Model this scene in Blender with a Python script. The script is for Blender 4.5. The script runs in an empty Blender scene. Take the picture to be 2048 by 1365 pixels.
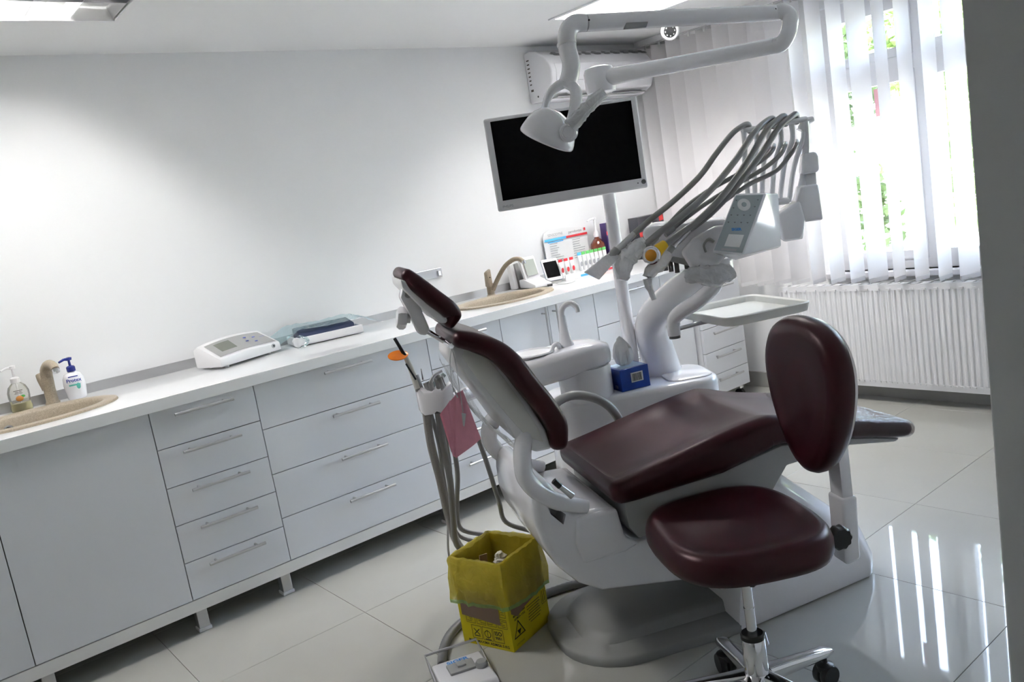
import bpy, bmesh, math, random
import numpy as np
from mathutils import Vector, Matrix
random.seed(7)
PI = math.pi
scene = bpy.context.scene
COL = scene.collection

# ------------------------------------------------------------------ camera
YAW, PITCH, ROLL = .6548, .1614, -.1635
CAM = np.array([-.2563, -3.691, 1.3663]); FPX = 1671.4
_cy, _sy, _cp, _sp = math.cos(YAW), math.sin(YAW), math.cos(PITCH), math.sin(PITCH)
FWD = np.array([_sy*_cp, _cy*_cp, -_sp]); _r = np.array([_cy, -_sy, 0.]); _u = np.cross(_r, FWD)
RGT = math.cos(ROLL)*_r + math.sin(ROLL)*_u; UPV = -math.sin(ROLL)*_r + math.cos(ROLL)*_u
cd = bpy.data.cameras.new('camera'); cam = bpy.data.objects.new('camera', cd); COL.objects.link(cam)
cd.sensor_width = 36; cd.sensor_fit = 'HORIZONTAL'; cd.lens = FPX/2048*36; cd.clip_start = .02; cd.clip_end = 200
m = Matrix.Identity(4)
for i in range(3):
    m[i][0], m[i][1], m[i][2], m[i][3] = RGT[i], UPV[i], -FWD[i], CAM[i]
cam.matrix_world = m
scene.camera = cam
scene.view_settings.view_transform = 'Standard'; scene.view_settings.look = 'None'
scene.view_settings.gamma = 1; scene.view_settings.use_curve_mapping = False
scene.view_settings.exposure = 1.28

# ------------------------------------------------------------------ world and sun
w = bpy.data.worlds.new('sky'); scene.world = w; w.use_nodes = True
nt = w.node_tree; nt.nodes.clear()
sky = nt.nodes.new('ShaderNodeTexSky'); sky.sky_type = 'NISHITA'; sky.sun_disc = False
sky.sun_elevation = math.radians(55); sky.sun_rotation = math.radians(250)
bg = nt.nodes.new('ShaderNodeBackground'); bg.inputs[1].default_value = 15.0
wo = nt.nodes.new('ShaderNodeOutputWorld')
hz = nt.nodes.new('ShaderNodeMix'); hz.data_type = 'RGBA'; hz.inputs[0].default_value = .85; hz.inputs[7].default_value = (.31, .300, .288, 1)
nt.links.new(sky.outputs[0], hz.inputs[6]); nt.links.new(hz.outputs[2], bg.inputs[0]); nt.links.new(bg.outputs[0], wo.inputs[0])
sd = bpy.data.lights.new('sun_offscreen', 'SUN'); sd.energy = 12.0; sd.angle = .01; sd.color = (1, .96, .88)
sun = bpy.data.objects.new('sun_offscreen', sd); COL.objects.link(sun)
sun.rotation_euler = Vector((.62, .25, -.8)).to_track_quat('-Z', 'Y').to_euler()
TUBE_E = 75.0        # emission of the fluorescent tubes

# ------------------------------------------------------------------ materials
MAT = {}
def mat(name, col, rough=.5, metal=0., spec=.5, coat=0., trans=0., ior=1.45, emit=0., var=.03, vscale=6., bump=0., bscale=60., alpha=1., sheen=0.):
    if name in MAT: return MAT[name]
    mt = bpy.data.materials.new(name); mt.use_nodes = True
    n = mt.node_tree.nodes; l = mt.node_tree.links; b = n['Principled BSDF']
    c = (*col, 1)
    tc = n.new('ShaderNodeTexCoord'); nz = n.new('ShaderNodeTexNoise'); nz.inputs['Scale'].default_value = vscale; nz.inputs['Detail'].default_value = 4
    l.new(tc.outputs['Object'], nz.inputs['Vector'])
    rp = n.new('ShaderNodeValToRGB')
    rp.color_ramp.elements[0].position = .3; rp.color_ramp.elements[1].position = .7
    rp.color_ramp.elements[0].color = tuple(max(0, v*(1-var)) for v in col)+(1,)
    rp.color_ramp.elements[1].color = tuple(min(1, v*(1+var)) for v in col)+(1,)
    l.new(nz.outputs['Fac'], rp.inputs['Fac']); l.new(rp.outputs['Color'], b.inputs['Base Color'])
    b.inputs['Roughness'].default_value = rough; b.inputs['Metallic'].default_value = metal
    b.inputs['Specular IOR Level'].default_value = spec; b.inputs['Coat Weight'].default_value = coat
    b.inputs['Coat Roughness'].default_value = .08
    b.inputs['Transmission Weight'].default_value = trans; b.inputs['IOR'].default_value = ior
    b.inputs['Alpha'].default_value = alpha
    if sheen: b.inputs['Sheen Weight'].default_value = sheen
    if emit:
        b.inputs['Emission Color'].default_value = c; b.inputs['Emission Strength'].default_value = emit
    if bump:
        nb = n.new('ShaderNodeTexNoise'); nb.inputs['Scale'].default_value = bscale; nb.inputs['Detail'].default_value = 6
        bp = n.new('ShaderNodeBump'); bp.inputs['Strength'].default_value = bump; bp.inputs['Distance'].default_value = .003
        l.new(tc.outputs['Object'], nb.inputs['Vector']); l.new(nb.outputs['Fac'], bp.inputs['Height']); l.new(bp.outputs['Normal'], b.inputs['Normal'])
    MAT[name] = mt
    return mt
def film(name, col, amount, rough=.2, gloss=.25):
    """thin plastic sheet: part see-through, part diffuse and translucent, with a glossy surface"""
    mt = bpy.data.materials.new(name); mt.use_nodes = True
    n = mt.node_tree.nodes; l = mt.node_tree.links; n.clear()
    out = n.new('ShaderNodeOutputMaterial'); tr = n.new('ShaderNodeBsdfTransparent'); tr.inputs[0].default_value = tuple(.6+.4*v for v in col)+(1,)
    df = n.new('ShaderNodeBsdfDiffuse'); df.inputs[0].default_value = (*col, 1); tl = n.new('ShaderNodeBsdfTranslucent'); tl.inputs[0].default_value = (*col, 1)
    gl = n.new('ShaderNodeBsdfGlossy'); gl.inputs['Roughness'].default_value = rough
    m1 = n.new('ShaderNodeMixShader'); m1.inputs[0].default_value = .45; l.new(df.outputs[0], m1.inputs[1]); l.new(tl.outputs[0], m1.inputs[2])
    m2 = n.new('ShaderNodeMixShader'); l.new(tr.outputs[0], m2.inputs[1]); l.new(m1.outputs[0], m2.inputs[2])
    tc = n.new('ShaderNodeTexCoord'); nz = n.new('ShaderNodeTexNoise'); nz.inputs['Scale'].default_value = 25; l.new(tc.outputs['Object'], nz.inputs['Vector'])
    mr = n.new('ShaderNodeMapRange'); mr.inputs['To Min'].default_value = amount*.8; mr.inputs['To Max'].default_value = min(1, amount*1.2)
    l.new(nz.outputs['Fac'], mr.inputs['Value']); l.new(mr.outputs[0], m2.inputs[0])
    fr = n.new('ShaderNodeFresnel'); fr.inputs[0].default_value = 1.4
    mu = n.new('ShaderNodeMath'); mu.operation = 'MULTIPLY'; mu.inputs[1].default_value = gloss*3; l.new(fr.outputs[0], mu.inputs[0])
    m3 = n.new('ShaderNodeMixShader'); l.new(mu.outputs[0], m3.inputs[0]); l.new(m2.outputs[0], m3.inputs[1]); l.new(gl.outputs[0], m3.inputs[2])
    nb = n.new('ShaderNodeTexNoise'); nb.inputs['Scale'].default_value = 22; nb.inputs['Distortion'].default_value = 1.5; l.new(tc.outputs['Object'], nb.inputs['Vector'])
    bp = n.new('ShaderNodeBump'); bp.inputs['Strength'].default_value = .7; bp.inputs['Distance'].default_value = .012; l.new(nb.outputs['Fac'], bp.inputs['Height'])
    for q in (df, tl, gl): l.new(bp.outputs['Normal'], q.inputs['Normal'])
    l.new(m3.outputs[0], out.inputs[0])
    MAT[name] = mt
    return mt
wallm = mat('wall_paint', (.88, .88, .885), .55, var=.012, vscale=1.5, bump=.05, bscale=120)
ceilm = mat('ceiling_paint', (.86, .86, .86), .6, var=.01, vscale=1.5)
tilem = mat('floor_tile_glaze', (.445, .44, .405), .03, spec=.55, var=.02, vscale=3)
groutm = mat('grout', (.30, .295, .28), .8)
skirtm = mat('skirting_tile', (.36, .35, .33), .15, var=.05)
lamm = mat('white_laminate', (.76, .77, .80), .16, spec=.45, var=.008)
carcm = mat('cabinet_carcass', (.42, .41, .40), .5)
worktopm = mat('worktop_laminate', (.84, .845, .85), .07, spec=.55, var=.008)
edgem = mat('board_edge', (.80, .79, .77), .3, var=.01)
alum = mat('brushed_aluminium', (.55, .55, .56), .32, metal=.85, var=.03)
steel = mat('grey_steel', (.50, .50, .51), .28, metal=.9)
chrome = mat('chrome', (.78, .78, .80), .08, metal=1.)
wplas = mat('white_gloss_plastic', (.87, .86, .89), .14, spec=.5, var=.008, coat=.25)
wplas2 = mat('white_satin_plastic', (.84, .83, .84), .32, var=.01)
cream = mat('cream_plastic', (.75, .74, .70), .4, var=.02)
gplas = mat('light_grey_plastic', (.35, .35, .345), .4, var=.02)
gplate = mat('grey_base_plastic', (.27, .27, .265), .45, var=.02, bump=.05, bscale=300)
hosem = mat('grey_hose', (.255, .25, .245), .38, var=.03)
hosed = mat('dark_grey_hose', (.15, .15, .155), .35, var=.05)
maroon = mat('maroon_leatherette', (.032, .0026, .006), .37, metal=.28, spec=.32, var=.06, vscale=4, bump=.05, bscale=400, coat=.10)
maroon.node_tree.nodes['Principled BSDF'].inputs['Coat Roughness'].default_value = .3
stonem = mat('beige_granite', (.34, .285, .215), .5, var=.22, vscale=260, bump=.08, bscale=300)
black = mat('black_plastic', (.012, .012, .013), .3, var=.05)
screenm = mat('black_screen', (.003, .003, .004), .25, spec=.06, var=.0)
def glassmat(name, tint):
    mt = bpy.data.materials.new(name); mt.use_nodes = True; n = mt.node_tree.nodes; l = mt.node_tree.links; n.clear()
    out = n.new('ShaderNodeOutputMaterial'); tr = n.new('ShaderNodeBsdfTransparent'); tr.inputs[0].default_value = (*tint, 1)
    gl = n.new('ShaderNodeBsdfGlossy'); gl.inputs['Roughness'].default_value = .02; fr = n.new('ShaderNodeFresnel'); fr.inputs[0].default_value = 1.45
    mx = n.new('ShaderNodeMixShader'); l.new(fr.outputs[0], mx.inputs[0]); l.new(tr.outputs[0], mx.inputs[1]); l.new(gl.outputs[0], mx.inputs[2]); l.new(mx.outputs[0], out.inputs[0])
    MAT[name] = mt; return mt
glass = glassmat('window_glass', (.96, .98, .97))
pvc = mat('window_frame_pvc', (.82, .80, .82), .3, var=.01)
yellow = mat('yellow_card', (.66, .54, .005), .5, var=.05)
brown = mat('brown_cardboard', (.27, .18, .125), .8, var=.06)
inkm = mat('black_ink', (.03, .028, .01), .6)
pinkm = mat('pink_paper', (.83, .36, .46), .8, var=.03, vscale=60, bump=.15, bscale=400)
orange = mat('orange_acrylic', (.85, .22, .02), .15, var=.03)
bagm = film('yellow_bin_bag', (.88, .77, .14), .52, gloss=.2)
greenhem = film('green_tinted_hem', (.42, .62, .20), .75, gloss=.15)
clearfilm = film('clear_plastic_film', (.9, .9, .9), .16, gloss=.5)
hazefilm = film('hazy_plastic_film', (.96, .96, .97), .82, gloss=.3)
footfilm = film('thin_foot_film', (.8, .8, .8), .07, rough=.12, gloss=.22)
cyanfilm = film('cyan_plastic_film', (.50, .78, .85), .30, gloss=.3)
blindm = mat('blind_fabric', (.93, .92, .925), .8, var=.01, bump=.05, bscale=500)
def blind_fix():
    mt = MAT['blind_fabric']; n = mt.node_tree.nodes; l = mt.node_tree.links; b = n['Principled BSDF']; o = n['Material Output']
    tl = n.new('ShaderNodeBsdfTranslucent'); tl.inputs[0].default_value = (.93, .90, .91, 1)
    mx = n.new('ShaderNodeMixShader'); mx.inputs[0].default_value = .40
    l.new(b.outputs[0], mx.inputs[1]); l.new(tl.outputs[0], mx.inputs[2]); l.new(mx.outputs[0], o.inputs[0])
blind_fix()

# ------------------------------------------------------------------ mesh tools
def rot_to(d, up=(0, 0, 1)):
    d = Vector(d).normalized(); up = Vector(up)
    if abs(d.dot(up)) > .98: up = Vector((1, 0, 0))
    x = up.cross(d).normalized(); y = d.cross(x)
    return x, y, d
class MB:
    def __init__(s): s.v = []; s.f = []
    def add(s, vs, fs):
        o = len(s.v); s.v += [tuple(map(float, p)) for p in vs]; s.f += [tuple(i+o for i in f) for f in fs]; return s
    def box(s, c, d, rz=0., M=None):
        hx, hy, hz = d[0]/2, d[1]/2, d[2]/2; vs = []
        for x, y, z in ((-1,-1,-1),(1,-1,-1),(1,1,-1),(-1,1,-1),(-1,-1,1),(1,-1,1),(1,1,1),(-1,1,1)):
            p = Vector((x*hx, y*hy, z*hz))
            if M is not None: p = M @ p
            elif rz: p = Matrix.Rotation(rz, 3, 'Z') @ p
            vs.append((c[0]+p.x, c[1]+p.y, c[2]+p.z))
        return s.add(vs, [(0,3,2,1),(4,5,6,7),(0,1,5,4),(1,2,6,5),(2,3,7,6),(3,0,4,7)])
    def bb(s, x0, x1, y0, y1, z0, z1): return s.box(((x0+x1)/2, (y0+y1)/2, (z0+z1)/2), (x1-x0, y1-y0, z1-z0))
    def hexa(s, p):   # 8 points: front TL TR BR BL, back TL TR BR BL
        return s.add(p, [(0,1,2,3),(7,6,5,4),(0,4,5,1),(1,5,6,2),(2,6,7,3),(3,7,4,0)])
    def prism(s, poly, a, b):  # poly: list of 3d pts; from offset a to offset b (vectors)
        n = len(poly); a = Vector(a); b = Vector(b)
        vs = [Vector(p)+a for p in poly]+[Vector(p)+b for p in poly]
        return s.add(vs, [tuple(range(n-1, -1, -1)), tuple(range(n, 2*n))]+[(i, (i+1) % n, n+(i+1) % n, n+i) for i in range(n)])
    def rings(s, R, caps=(True, True), closed=True):
        n = len(R[0]); vs = [p for r in R for p in r]; fs = []
        for k in range(len(R)-1):
            for i in range(n if closed else n-1):
                j = (i+1) % n; fs.append((k*n+i, k*n+j, (k+1)*n+j, (k+1)*n+i))
        if closed and caps[0]: fs.append(tuple(range(n-1, -1, -1)))
        if closed and caps[1]: fs.append(tuple((len(R)-1)*n+i for i in range(n)))
        return s.add(vs, fs)
    def tube(s, pts, r, n=12, caps=True, ry=None, smooth=0, up=(0, 0, 1)):
        P = [Vector(p) for p in pts]
        rr = list(r) if hasattr(r, '__len__') else [r]*len(P)
        if smooth: P, rr = catmull(P, rr, smooth)
        R = []; x = None
        for i, p in enumerate(P):
            d = (P[min(i+1, len(P)-1)]-P[max(i-1, 0)]).normalized()
            if x is None: x, y, _ = rot_to(d, up)
            else:
                x = (x-d*x.dot(d)); x = x.normalized() if x.length > 1e-6 else rot_to(d)[0]
                y = d.cross(x)
            q = 1 if ry is None else ry
            R.append([p+x*math.cos(2*PI*k/n)*rr[i]+y*math.sin(2*PI*k/n)*rr[i]*q for k in range(n)])
        return s.rings(R, (caps, caps))
    def lathe(s, prof, c=(0, 0, 0), n=24, axis=(0, 0, 1), sx=1., sy=1.):
        x, y, d = rot_to(axis); c = Vector(c)
        if Vector(axis).normalized().z > .98: x, y, d = Vector((1,0,0)), Vector((0,1,0)), Vector((0,0,1))
        R = [[c+x*math.cos(2*PI*k/n)*max(r, 1e-4)*sx+y*math.sin(2*PI*k/n)*max(r, 1e-4)*sy+d*h for k in range(n)] for r, h in prof]
        return s.rings(R)
    def build(s, name, m, parent=None, smooth=True, bevel=0., seg=2, ang=40, kind=None, label=None, off=None):
        me = bpy.data.meshes.new(name)
        o = off if off is not None else (OFF.get(parent.name, (0, 0, 0)) if parent else (0, 0, 0))
        me.from_pydata([(a-o[0], b-o[1], c-o[2]) for a, b, c in s.v], [], s.f); me.update()
        bm = bmesh.new(); bm.from_mesh(me)
        bmesh.ops.remove_doubles(bm, verts=bm.verts, dist=1e-6)
        bmesh.ops.recalc_face_normals(bm, faces=bm.faces)
        if bevel:
            es = [e for e in bm.edges if len(e.link_faces) == 2 and e.calc_face_angle(0) > math.radians(25)]
            bmesh.ops.bevel(bm, geom=es, offset=bevel, segments=seg, profile=.5, affect='EDGES', clamp_overlap=True)
        bm.to_mesh(me); bm.free()
        if smooth:
            me.polygons.foreach_set('use_smooth', [True]*len(me.polygons))
            me.set_sharp_from_angle(angle=math.radians(ang))
        me.materials.append(m)
        ob = bpy.data.objects.new(name, me); COL.objects.link(ob)
        if parent: ob.parent = parent; OFF[ob.name] = o
        if kind: ob['kind'] = kind
        if label: ob['label'] = label
        return ob
OFF = {}
def catmull(P, rr, k):
    out = []; ro = []
    for i in range(len(P)-1):
        p0, p1, p2, p3 = P[max(i-1, 0)], P[i], P[i+1], P[min(i+2, len(P)-1)]
        for j in range(k):
            t = j/k; t2 = t*t; t3 = t2*t
            out.append(.5*((2*p1)+(p2-p0)*t+(2*p0-5*p1+4*p2-p3)*t2+(3*p1-p0-3*p2+p3)*t3)); ro.append(rr[i]*(1-t)+rr[i+1]*t)
    out.append(P[-1]); ro.append(rr[-1])
    return out, ro
def tag(o, label, cat, group=None):
    o['label'] = label; o['category'] = cat
    if group: o['group'] = group
    return o
def struct(o): o['kind'] = 'structure'; return o
def thing(name, label, cat, base=(0, 0, 0), rz=0., group=None, world=None):
    """Empty at the thing's base. Parts are given in the frame whose origin is the frame origin; base is subtracted."""
    o = bpy.data.objects.new(name, None); COL.objects.link(o); o.empty_display_size = .05
    o.location = world if world is not None else base; o.rotation_euler = (0, 0, rz)
    OFF[o.name] = base
    return tag(o, label, cat, group)
def text(body, size, origin, right, up, m, name='lettering', parent=None, lift=.0006, align='CENTER', bold=0.):
    cu = bpy.data.curves.new('t', 'FONT'); cu.body = body; cu.size = size; cu.align_x = align; cu.align_y = 'CENTER'; cu.offset = bold; cu.resolution_u = 3
    ob = bpy.data.objects.new('t', cu); COL.objects.link(ob)
    dg = bpy.context.evaluated_depsgraph_get(); me = bpy.data.meshes.new_from_object(ob.evaluated_get(dg))
    bpy.data.objects.remove(ob); bpy.data.curves.remove(cu)
    x = Vector(right).normalized(); y = Vector(up); y = (y-x*y.dot(x)).normalized(); z = x.cross(y)
    o = OFF.get(parent.name, (0, 0, 0)) if parent else (0, 0, 0)
    for v in me.vertices:
        p = Vector(origin)+x*v.co.x+y*v.co.y+z*lift; v.co = (p.x-o[0], p.y-o[1], p.z-o[2])
    me.name = name; me.materials.clear(); me.materials.append(m)
    ob = bpy.data.objects.new(name, me); COL.objects.link(ob)
    if parent: ob.parent = parent; OFF[ob.name] = o
    return ob
def quad(mb, c, right, up, w, h, lift=0.):
    x = Vector(right).normalized(); y = Vector(up); y = (y-x*y.dot(x)).normalized(); z = x.cross(y); c = Vector(c)+z*lift
    return mb.add([c-x*w/2-y*h/2, c+x*w/2-y*h/2, c+x*w/2+y*h/2, c-x*w/2+y*h/2], [(0, 1, 2, 3)])
def frame_lines(mb, c, right, up, w, h, t, lift=.0006):
    x = Vector(right).normalized(); y = Vector(up); y = (y-x*y.dot(x)).normalized(); c = Vector(c)
    for a, b, ww, hh in ((0, h/2, w, t), (0, -h/2, w, t), (w/2, 0, t, h), (-w/2, 0, t, h)):
        quad(mb, c+x*a+y*b, x, y, ww, hh, lift)
    return mb
def copy_tree(o, parent=None, shift=None):
    c = o.copy(); COL.objects.link(c); c.parent = parent
    if o.name in OFF: OFF[c.name] = OFF[o.name]
    if shift: c.location = Vector(o.location)+Vector(shift)
    for ch in list(o.children): copy_tree(ch, c)
    return c

# ================================================================== SETTING
WX, H = 4.02, 2.217          # window wall, ceiling height
XL, YF, YC = -1.75, -3.40, -5.0
# floor: tiles in a 0.587 x 0.583 grid
fl = struct(MB().bb(XL-.1, WX+.3, YC-.1, .15, -.12, -.004).build('floor', groutm, smooth=False))
px, py = .587, .583
xs = sorted([.94+px*k for k in range(-5, 6)]); ys = sorted([-1.0+py*k for k in range(-7, 2)])
tile_cache = {}
def tile(x0, x1, y0, y1):
    g = .0008; w_, d_ = round(x1-x0-2*g, 4), round(y1-y0-2*g, 4)
    if w_ < .01 or d_ < .01: return
    if (w_, d_) not in tile_cache:
        ob = MB().bb(-w_/2, w_/2, -d_/2, d_/2, -.006, 0).build('tile', tilem, fl, smooth=False, bevel=.0006, seg=1, off=(0, 0, 0)); tile_cache[(w_, d_)] = ob.data
    else:
        ob = bpy.data.objects.new('tile', tile_cache[(w_, d_)]); COL.objects.link(ob); ob.parent = fl
    ob.location = ((x0+x1)/2, (y0+y1)/2, 0)
xa = [XL]+[x for x in xs if XL+.02 < x < WX-.02]+[WX]; ya = [YC]+[y for y in ys if YC+.02 < y < -.02]+[0]
for i in range(len(xa)-1):
    for j in range(len(ya)-1): tile(xa[i], xa[i+1], ya[j], ya[j+1])
struct(MB().bb(XL, WX+.15, 0, .15, -.1, H+.1).build('wall_back', wallm, smooth=False))
# window wall with opening
WY0, WY1, WZ0, WZ1 = -2.95, -1.12, .70, 2.10
mb = MB(); T_ = .28
mb.bb(WX, WX+T_, WY1, 0, -.1, H+.1); mb.bb(WX, WX+T_, YC, WY0, -.1, H+.1)
mb.bb(WX, WX+T_, WY0, WY1, -.1, WZ0); mb.bb(WX, WX+T_, WY0, WY1, WZ1, H+.1)
struct(mb.build('wall_window', wallm, smooth=False))
struct(MB().bb(XL-.15, XL, YC, .15, -.1, H+.1).build('wall_left', wallm, smooth=False))
DX0, DX1 = -.60, .442       # doorway the photograph is taken through
mb = MB(); mb.bb(XL, DX0, YF-.15, YF, 0, H); mb.bb(DX1, WX, YF-.15, YF, 0, H); mb.bb(DX0, DX1, YF-.15, YF, 2.05, H)
struct(mb.build('wall_doorway', wallm, smooth=False, bevel=.004, seg=2))
struct(MB().bb(XL-.15, WX+.3, YC-.15, YC, -.1, H+.1).build('wall_corridor', wallm, smooth=False))
# ceiling with recesses for the square light fittings
FIX = [(.105, .705, -1.09, -.49), (2.71, 3.31, -1.155, -.555)]
cx = sorted({XL-.15, WX+.3, *[f[0] for f in FIX], *[f[1] for f in FIX]}); cyv = sorted({YC-.15, .15, *[f[2] for f in FIX], *[f[3] for f in FIX]})
mb = MB()
for i in range(len(cx)-1):
    for j in range(len(cyv)-1):
        mx_, my_ = (cx[i]+cx[i+1])/2, (cyv[j]+cyv[j+1])/2
        if any(f[0] < mx_ < f[1] and f[2] < my_ < f[3] for f in FIX): continue
        mb.bb(cx[i], cx[i+1], cyv[j], cyv[j+1], H, H+.10)
mb.bb(XL-.15, WX+.3, YC-.15, .15, H+.10, H+.16)
struct(mb.build('ceiling', ceilm, smooth=False))
struct(MB().bb(WX-.012, WX, YF, 0, 0, .095).build('baseboard_window', skirtm, smooth=False, bevel=.002))
struct(MB().bb(XL, 2.0, -.008, 0, .895, .935).bb(2.0, 3.86, -.008, 0, .895, .935).build('trim_1', alum, smooth=False))
# window: outer frame, transom, mullions, sashes, panes
wn = struct(MB().bb(WX-.05, WX+.06, WY0-.02, WY1+.02, WZ0-.03, WZ0).build('window_1', pvc, smooth=False, bevel=.004))
fx0, fx1 = WX+.05, WX+.12
mb = MB(); t = .05
e_ = .0004
mb.bb(fx0, fx1, WY0, WY1, WZ0, WZ0+t); mb.bb(fx0, fx1, WY0, WY1, WZ1-t, WZ1); mb.bb(fx0, fx1, WY0, WY0+t, WZ0+t+e_, WZ1-t-e_); mb.bb(fx0, fx1, WY1-t, WY1, WZ0+t+e_, WZ1-t-e_)
for yy in (-1.685, -2.32): mb.bb(fx0, fx1, yy-.035, yy+.035, WZ0+t+e_, WZ1-t-e_)
for a, b in ((-1.65, -1.17), (-2.285, -1.72), (-2.90, -2.355)): mb.bb(fx0, fx1, a+e_, b-e_, 1.70, 1.775)
mb.build('window_frame', pvc, wn, smooth=False)
for a, b in ((-1.65, -1.17), (-2.285, -1.72), (-2.90, -2.355)):
    for c, d in ((.75, 1.70), (1.775, 2.05)):
        MB().bb(fx0-.01, fx0+.05, a+e_, b-e_, c+e_, c+.045).bb(fx0-.01, fx0+.05, a+e_, b-e_, d-.045, d-e_).bb(fx0-.01, fx0+.05, a+e_, a+.045, c+.0454, d-.0454).bb(fx0-.01, fx0+.05, b-.045, b-e_, c+.0454, d-.0454).build('sash', pvc, wn, smooth=False)
        MB().bb(fx0+.032, fx0+.036, a+.04, b-.04, c+.04, d-.04).build('pane', glass, wn, smooth=False)

# ================================================================== LIGHT FITTINGS
tube_on = mat('lit_fluorescent_tube', (1., .985, .972), .5, emit=TUBE_E, var=0)
tube_off = mat('unlit_fluorescent_tube', (.80, .80, .78), .3)
louvm = mat('louvre_mirror_aluminium', (.74, .74, .75), .14, metal=1., var=.02)
refl = mat('white_reflector', (.86, .86, .85), .4)
louvb = mat('louvre_satin_aluminium', (.30, .31, .32), .35, metal=.6)
def fitting(f, label, lit, cross, louvm=louvb, tube_on=tube_on):
    x0, x1, y0, y1 = f; cxm, cym = (x0+x1)/2, (y0+y1)/2
    t = thing('ceiling_light', label, 'ceiling light', (cxm, cym, H), group='square louvred ceiling lights')
    MB().bb(x0, x1, y0, y1, H+.088, H+.096).bb(x0, x0+.006, y0, y1, H, H+.09).bb(x1-.006, x1, y0, y1, H, H+.09).bb(x0, x1, y0, y0+.006, H, H+.09).bb(x0, x1, y1-.006, y1, H, H+.09).build('housing', refl, t, smooth=False)
    mb = MB(); e = .016
    mb.bb(x0-.008, x0+e, y0-.008, y1+.008, H-.006, H+.001).bb(x1-e, x1+.008, y0-.008, y1+.008, H-.006, H+.001).bb(x0+e, x1-e, y0-.008, y0+e, H-.006, H+.001).bb(x0+e, x1-e, y1-e, y1+.008, H-.006, H+.001)
    mb.build('rim', wplas2, t, smooth=False)
    bay = (x1-x0-.03)/4
    for k in range(4):
        xc = x0+.015+bay*(k+.5)
        MB().tube([(xc, y0+.02, H+.062), (xc, y1-.02, H+.062)], .013, 10).build('tube', tube_on if lit[k] else tube_off, t)
    for k in range(5):      # long V-shaped blades between the tubes
        xc = x0+.015+bay*k; xc = min(max(xc, x0+.02), x1-.02)
        mb = MB(); R = []
        for h, wd in ((.002, .0015), (.015, .004), (.03, .009), (.042, .013)): R.append([(xc-wd, y0+.01, H+h), (xc+wd, y0+.01, H+h), (xc+wd, y1-.01, H+h), (xc-wd, y1-.01, H+h)])
        mb.rings(R).build('louvre_blade', louvm, t)
    for k in range(1, cross):
        yc = y0+(y1-y0)*k/cross
        mb = MB(); R = []
        for h, wd in ((.003, .001), (.018, .003), (.035, .008)): R.append([(x0+.02, yc-wd, H+h), (x1-.02, yc-wd, H+h), (x1-.02, yc+wd, H+h), (x0+.02, yc+wd, H+h)])
        mb.rings(R).build('louvre_cross_blade', louvm, t)
    return t
fitting(FIX[0], 'half-lit louvred ceiling light above the counter with the soap bottles', (1, 1, 0, 0), 3, louvm)
fitting(FIX[1], 'fully lit louvred ceiling light above the dental lamp arm', (1, 1, 1, 1), 9, refl)

# ================================================================== CABINETS
FY = -.60; ZT, ZB, ZBB = .851, .136, .090; FT = .018; G = .0016
def handle(parent, c, horiz=True, L=.216):
    x, y, z = c; mb = MB(); r = .006
    if horiz:
        mb.tube([(x-L/2, y-.032, z), (x+L/2, y-.032, z)], r, 12)
        for sx in (-1, 1): mb.tube([(x+sx*L*.36, y+.002, z), (x+sx*L*.36, y-.032, z)], .0045, 8)
    else:
        mb.tube([(x, y-.032, z-L/2), (x, y-.032, z+L/2)], r, 12)
        for sx in (-1, 1): mb.tube([(x, y+.002, z+sx*L*.36), (x, y-.032, z+sx*L*.36)], .0045, 8)
    return mb.build('handle', alum, parent)
def carcass(t, x0, x1, hollow=False):
    if hollow: MB().bb(x0, x0+.016, FY+FT+.002, -.03, ZB, .72).bb(x1-.016, x1, FY+FT+.002, -.03, ZB, .72).bb(x0+.017, x1-.017, -.045, -.03, ZB, .72).build('body', carcm, t, smooth=False)
    else: MB().bb(x0, x1, FY+FT+.002, -.03, ZB, ZT).build('body', carcm, t, smooth=False)
    MB().bb(x0, x1, FY, -.03, ZBB, ZB-.002).build('bottom_board', edgem, t, smooth=False)
def leg(t, x):
    for yy in (FY+.045, -.09):
        MB().bb(x-.02, x+.02, yy-.02, yy+.02, .012, ZBB).build('leg', alum, t, smooth=False, bevel=.002)
        MB().bb(x-.024, x+.024, yy-.024, yy+.024, 0, .013).build('foot', wplas2, t, smooth=False, bevel=.002)
def front(t, name, x0, x1, z0, z1):
    return MB().bb(x0+G, x1-G, FY, FY+FT, z0+G, z1-G).build(name, lamm, t, smooth=False, bevel=.0008, seg=1)
def drawers(name, label, x0, x1, seams, hx, legs, dz=.025):
    t = thing(name, label, 'cabinet', ((x0+x1)/2, -.3, 0))
    carcass(t, x0, x1)
    for a, b in zip(seams[:-1], seams[1:]):
        d = front(t, 'drawer', x0, x1, b, a); handle(d, ((hx), FY, a-dz))
    for x in legs: leg(t, x)
    return t
X = dict(a=-.56, x0=-.047, x1=.472, x2=.858, x3=1.652, x4=2.063, x5=2.365, x6=2.68, x7=3.19, x8=3.43)
t = thing('base_cabinet', 'white cabinet with a vertical bar handle at the edge of the plain sink cabinet door', 'cabinet', (-.3, -.3, 0)); carcass(t, X['a'], X['x0'], True)
d = front(t, 'door', X['a'], X['x0'], ZB, ZT); handle(d, (X['x0']+.032-.06, FY, .735), False); leg(t, -.5)
t = thing('sink_cabinet', 'white cabinet with one large plain door under the sink with soap bottles', 'cabinet', (.2, -.3, 0)); carcass(t, X['x0'], X['x1'], True)
front(t, 'door', X['x0'], X['x1'], ZB, ZT); leg(t, -.02)
drawers('drawer_cabinet', 'narrow white cabinet of five drawers beside the plain sink cabinet door', X['x1'], X['x2'], [ZT, .711, .567, .424, .280, ZB], .658, [.498, .832])
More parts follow.
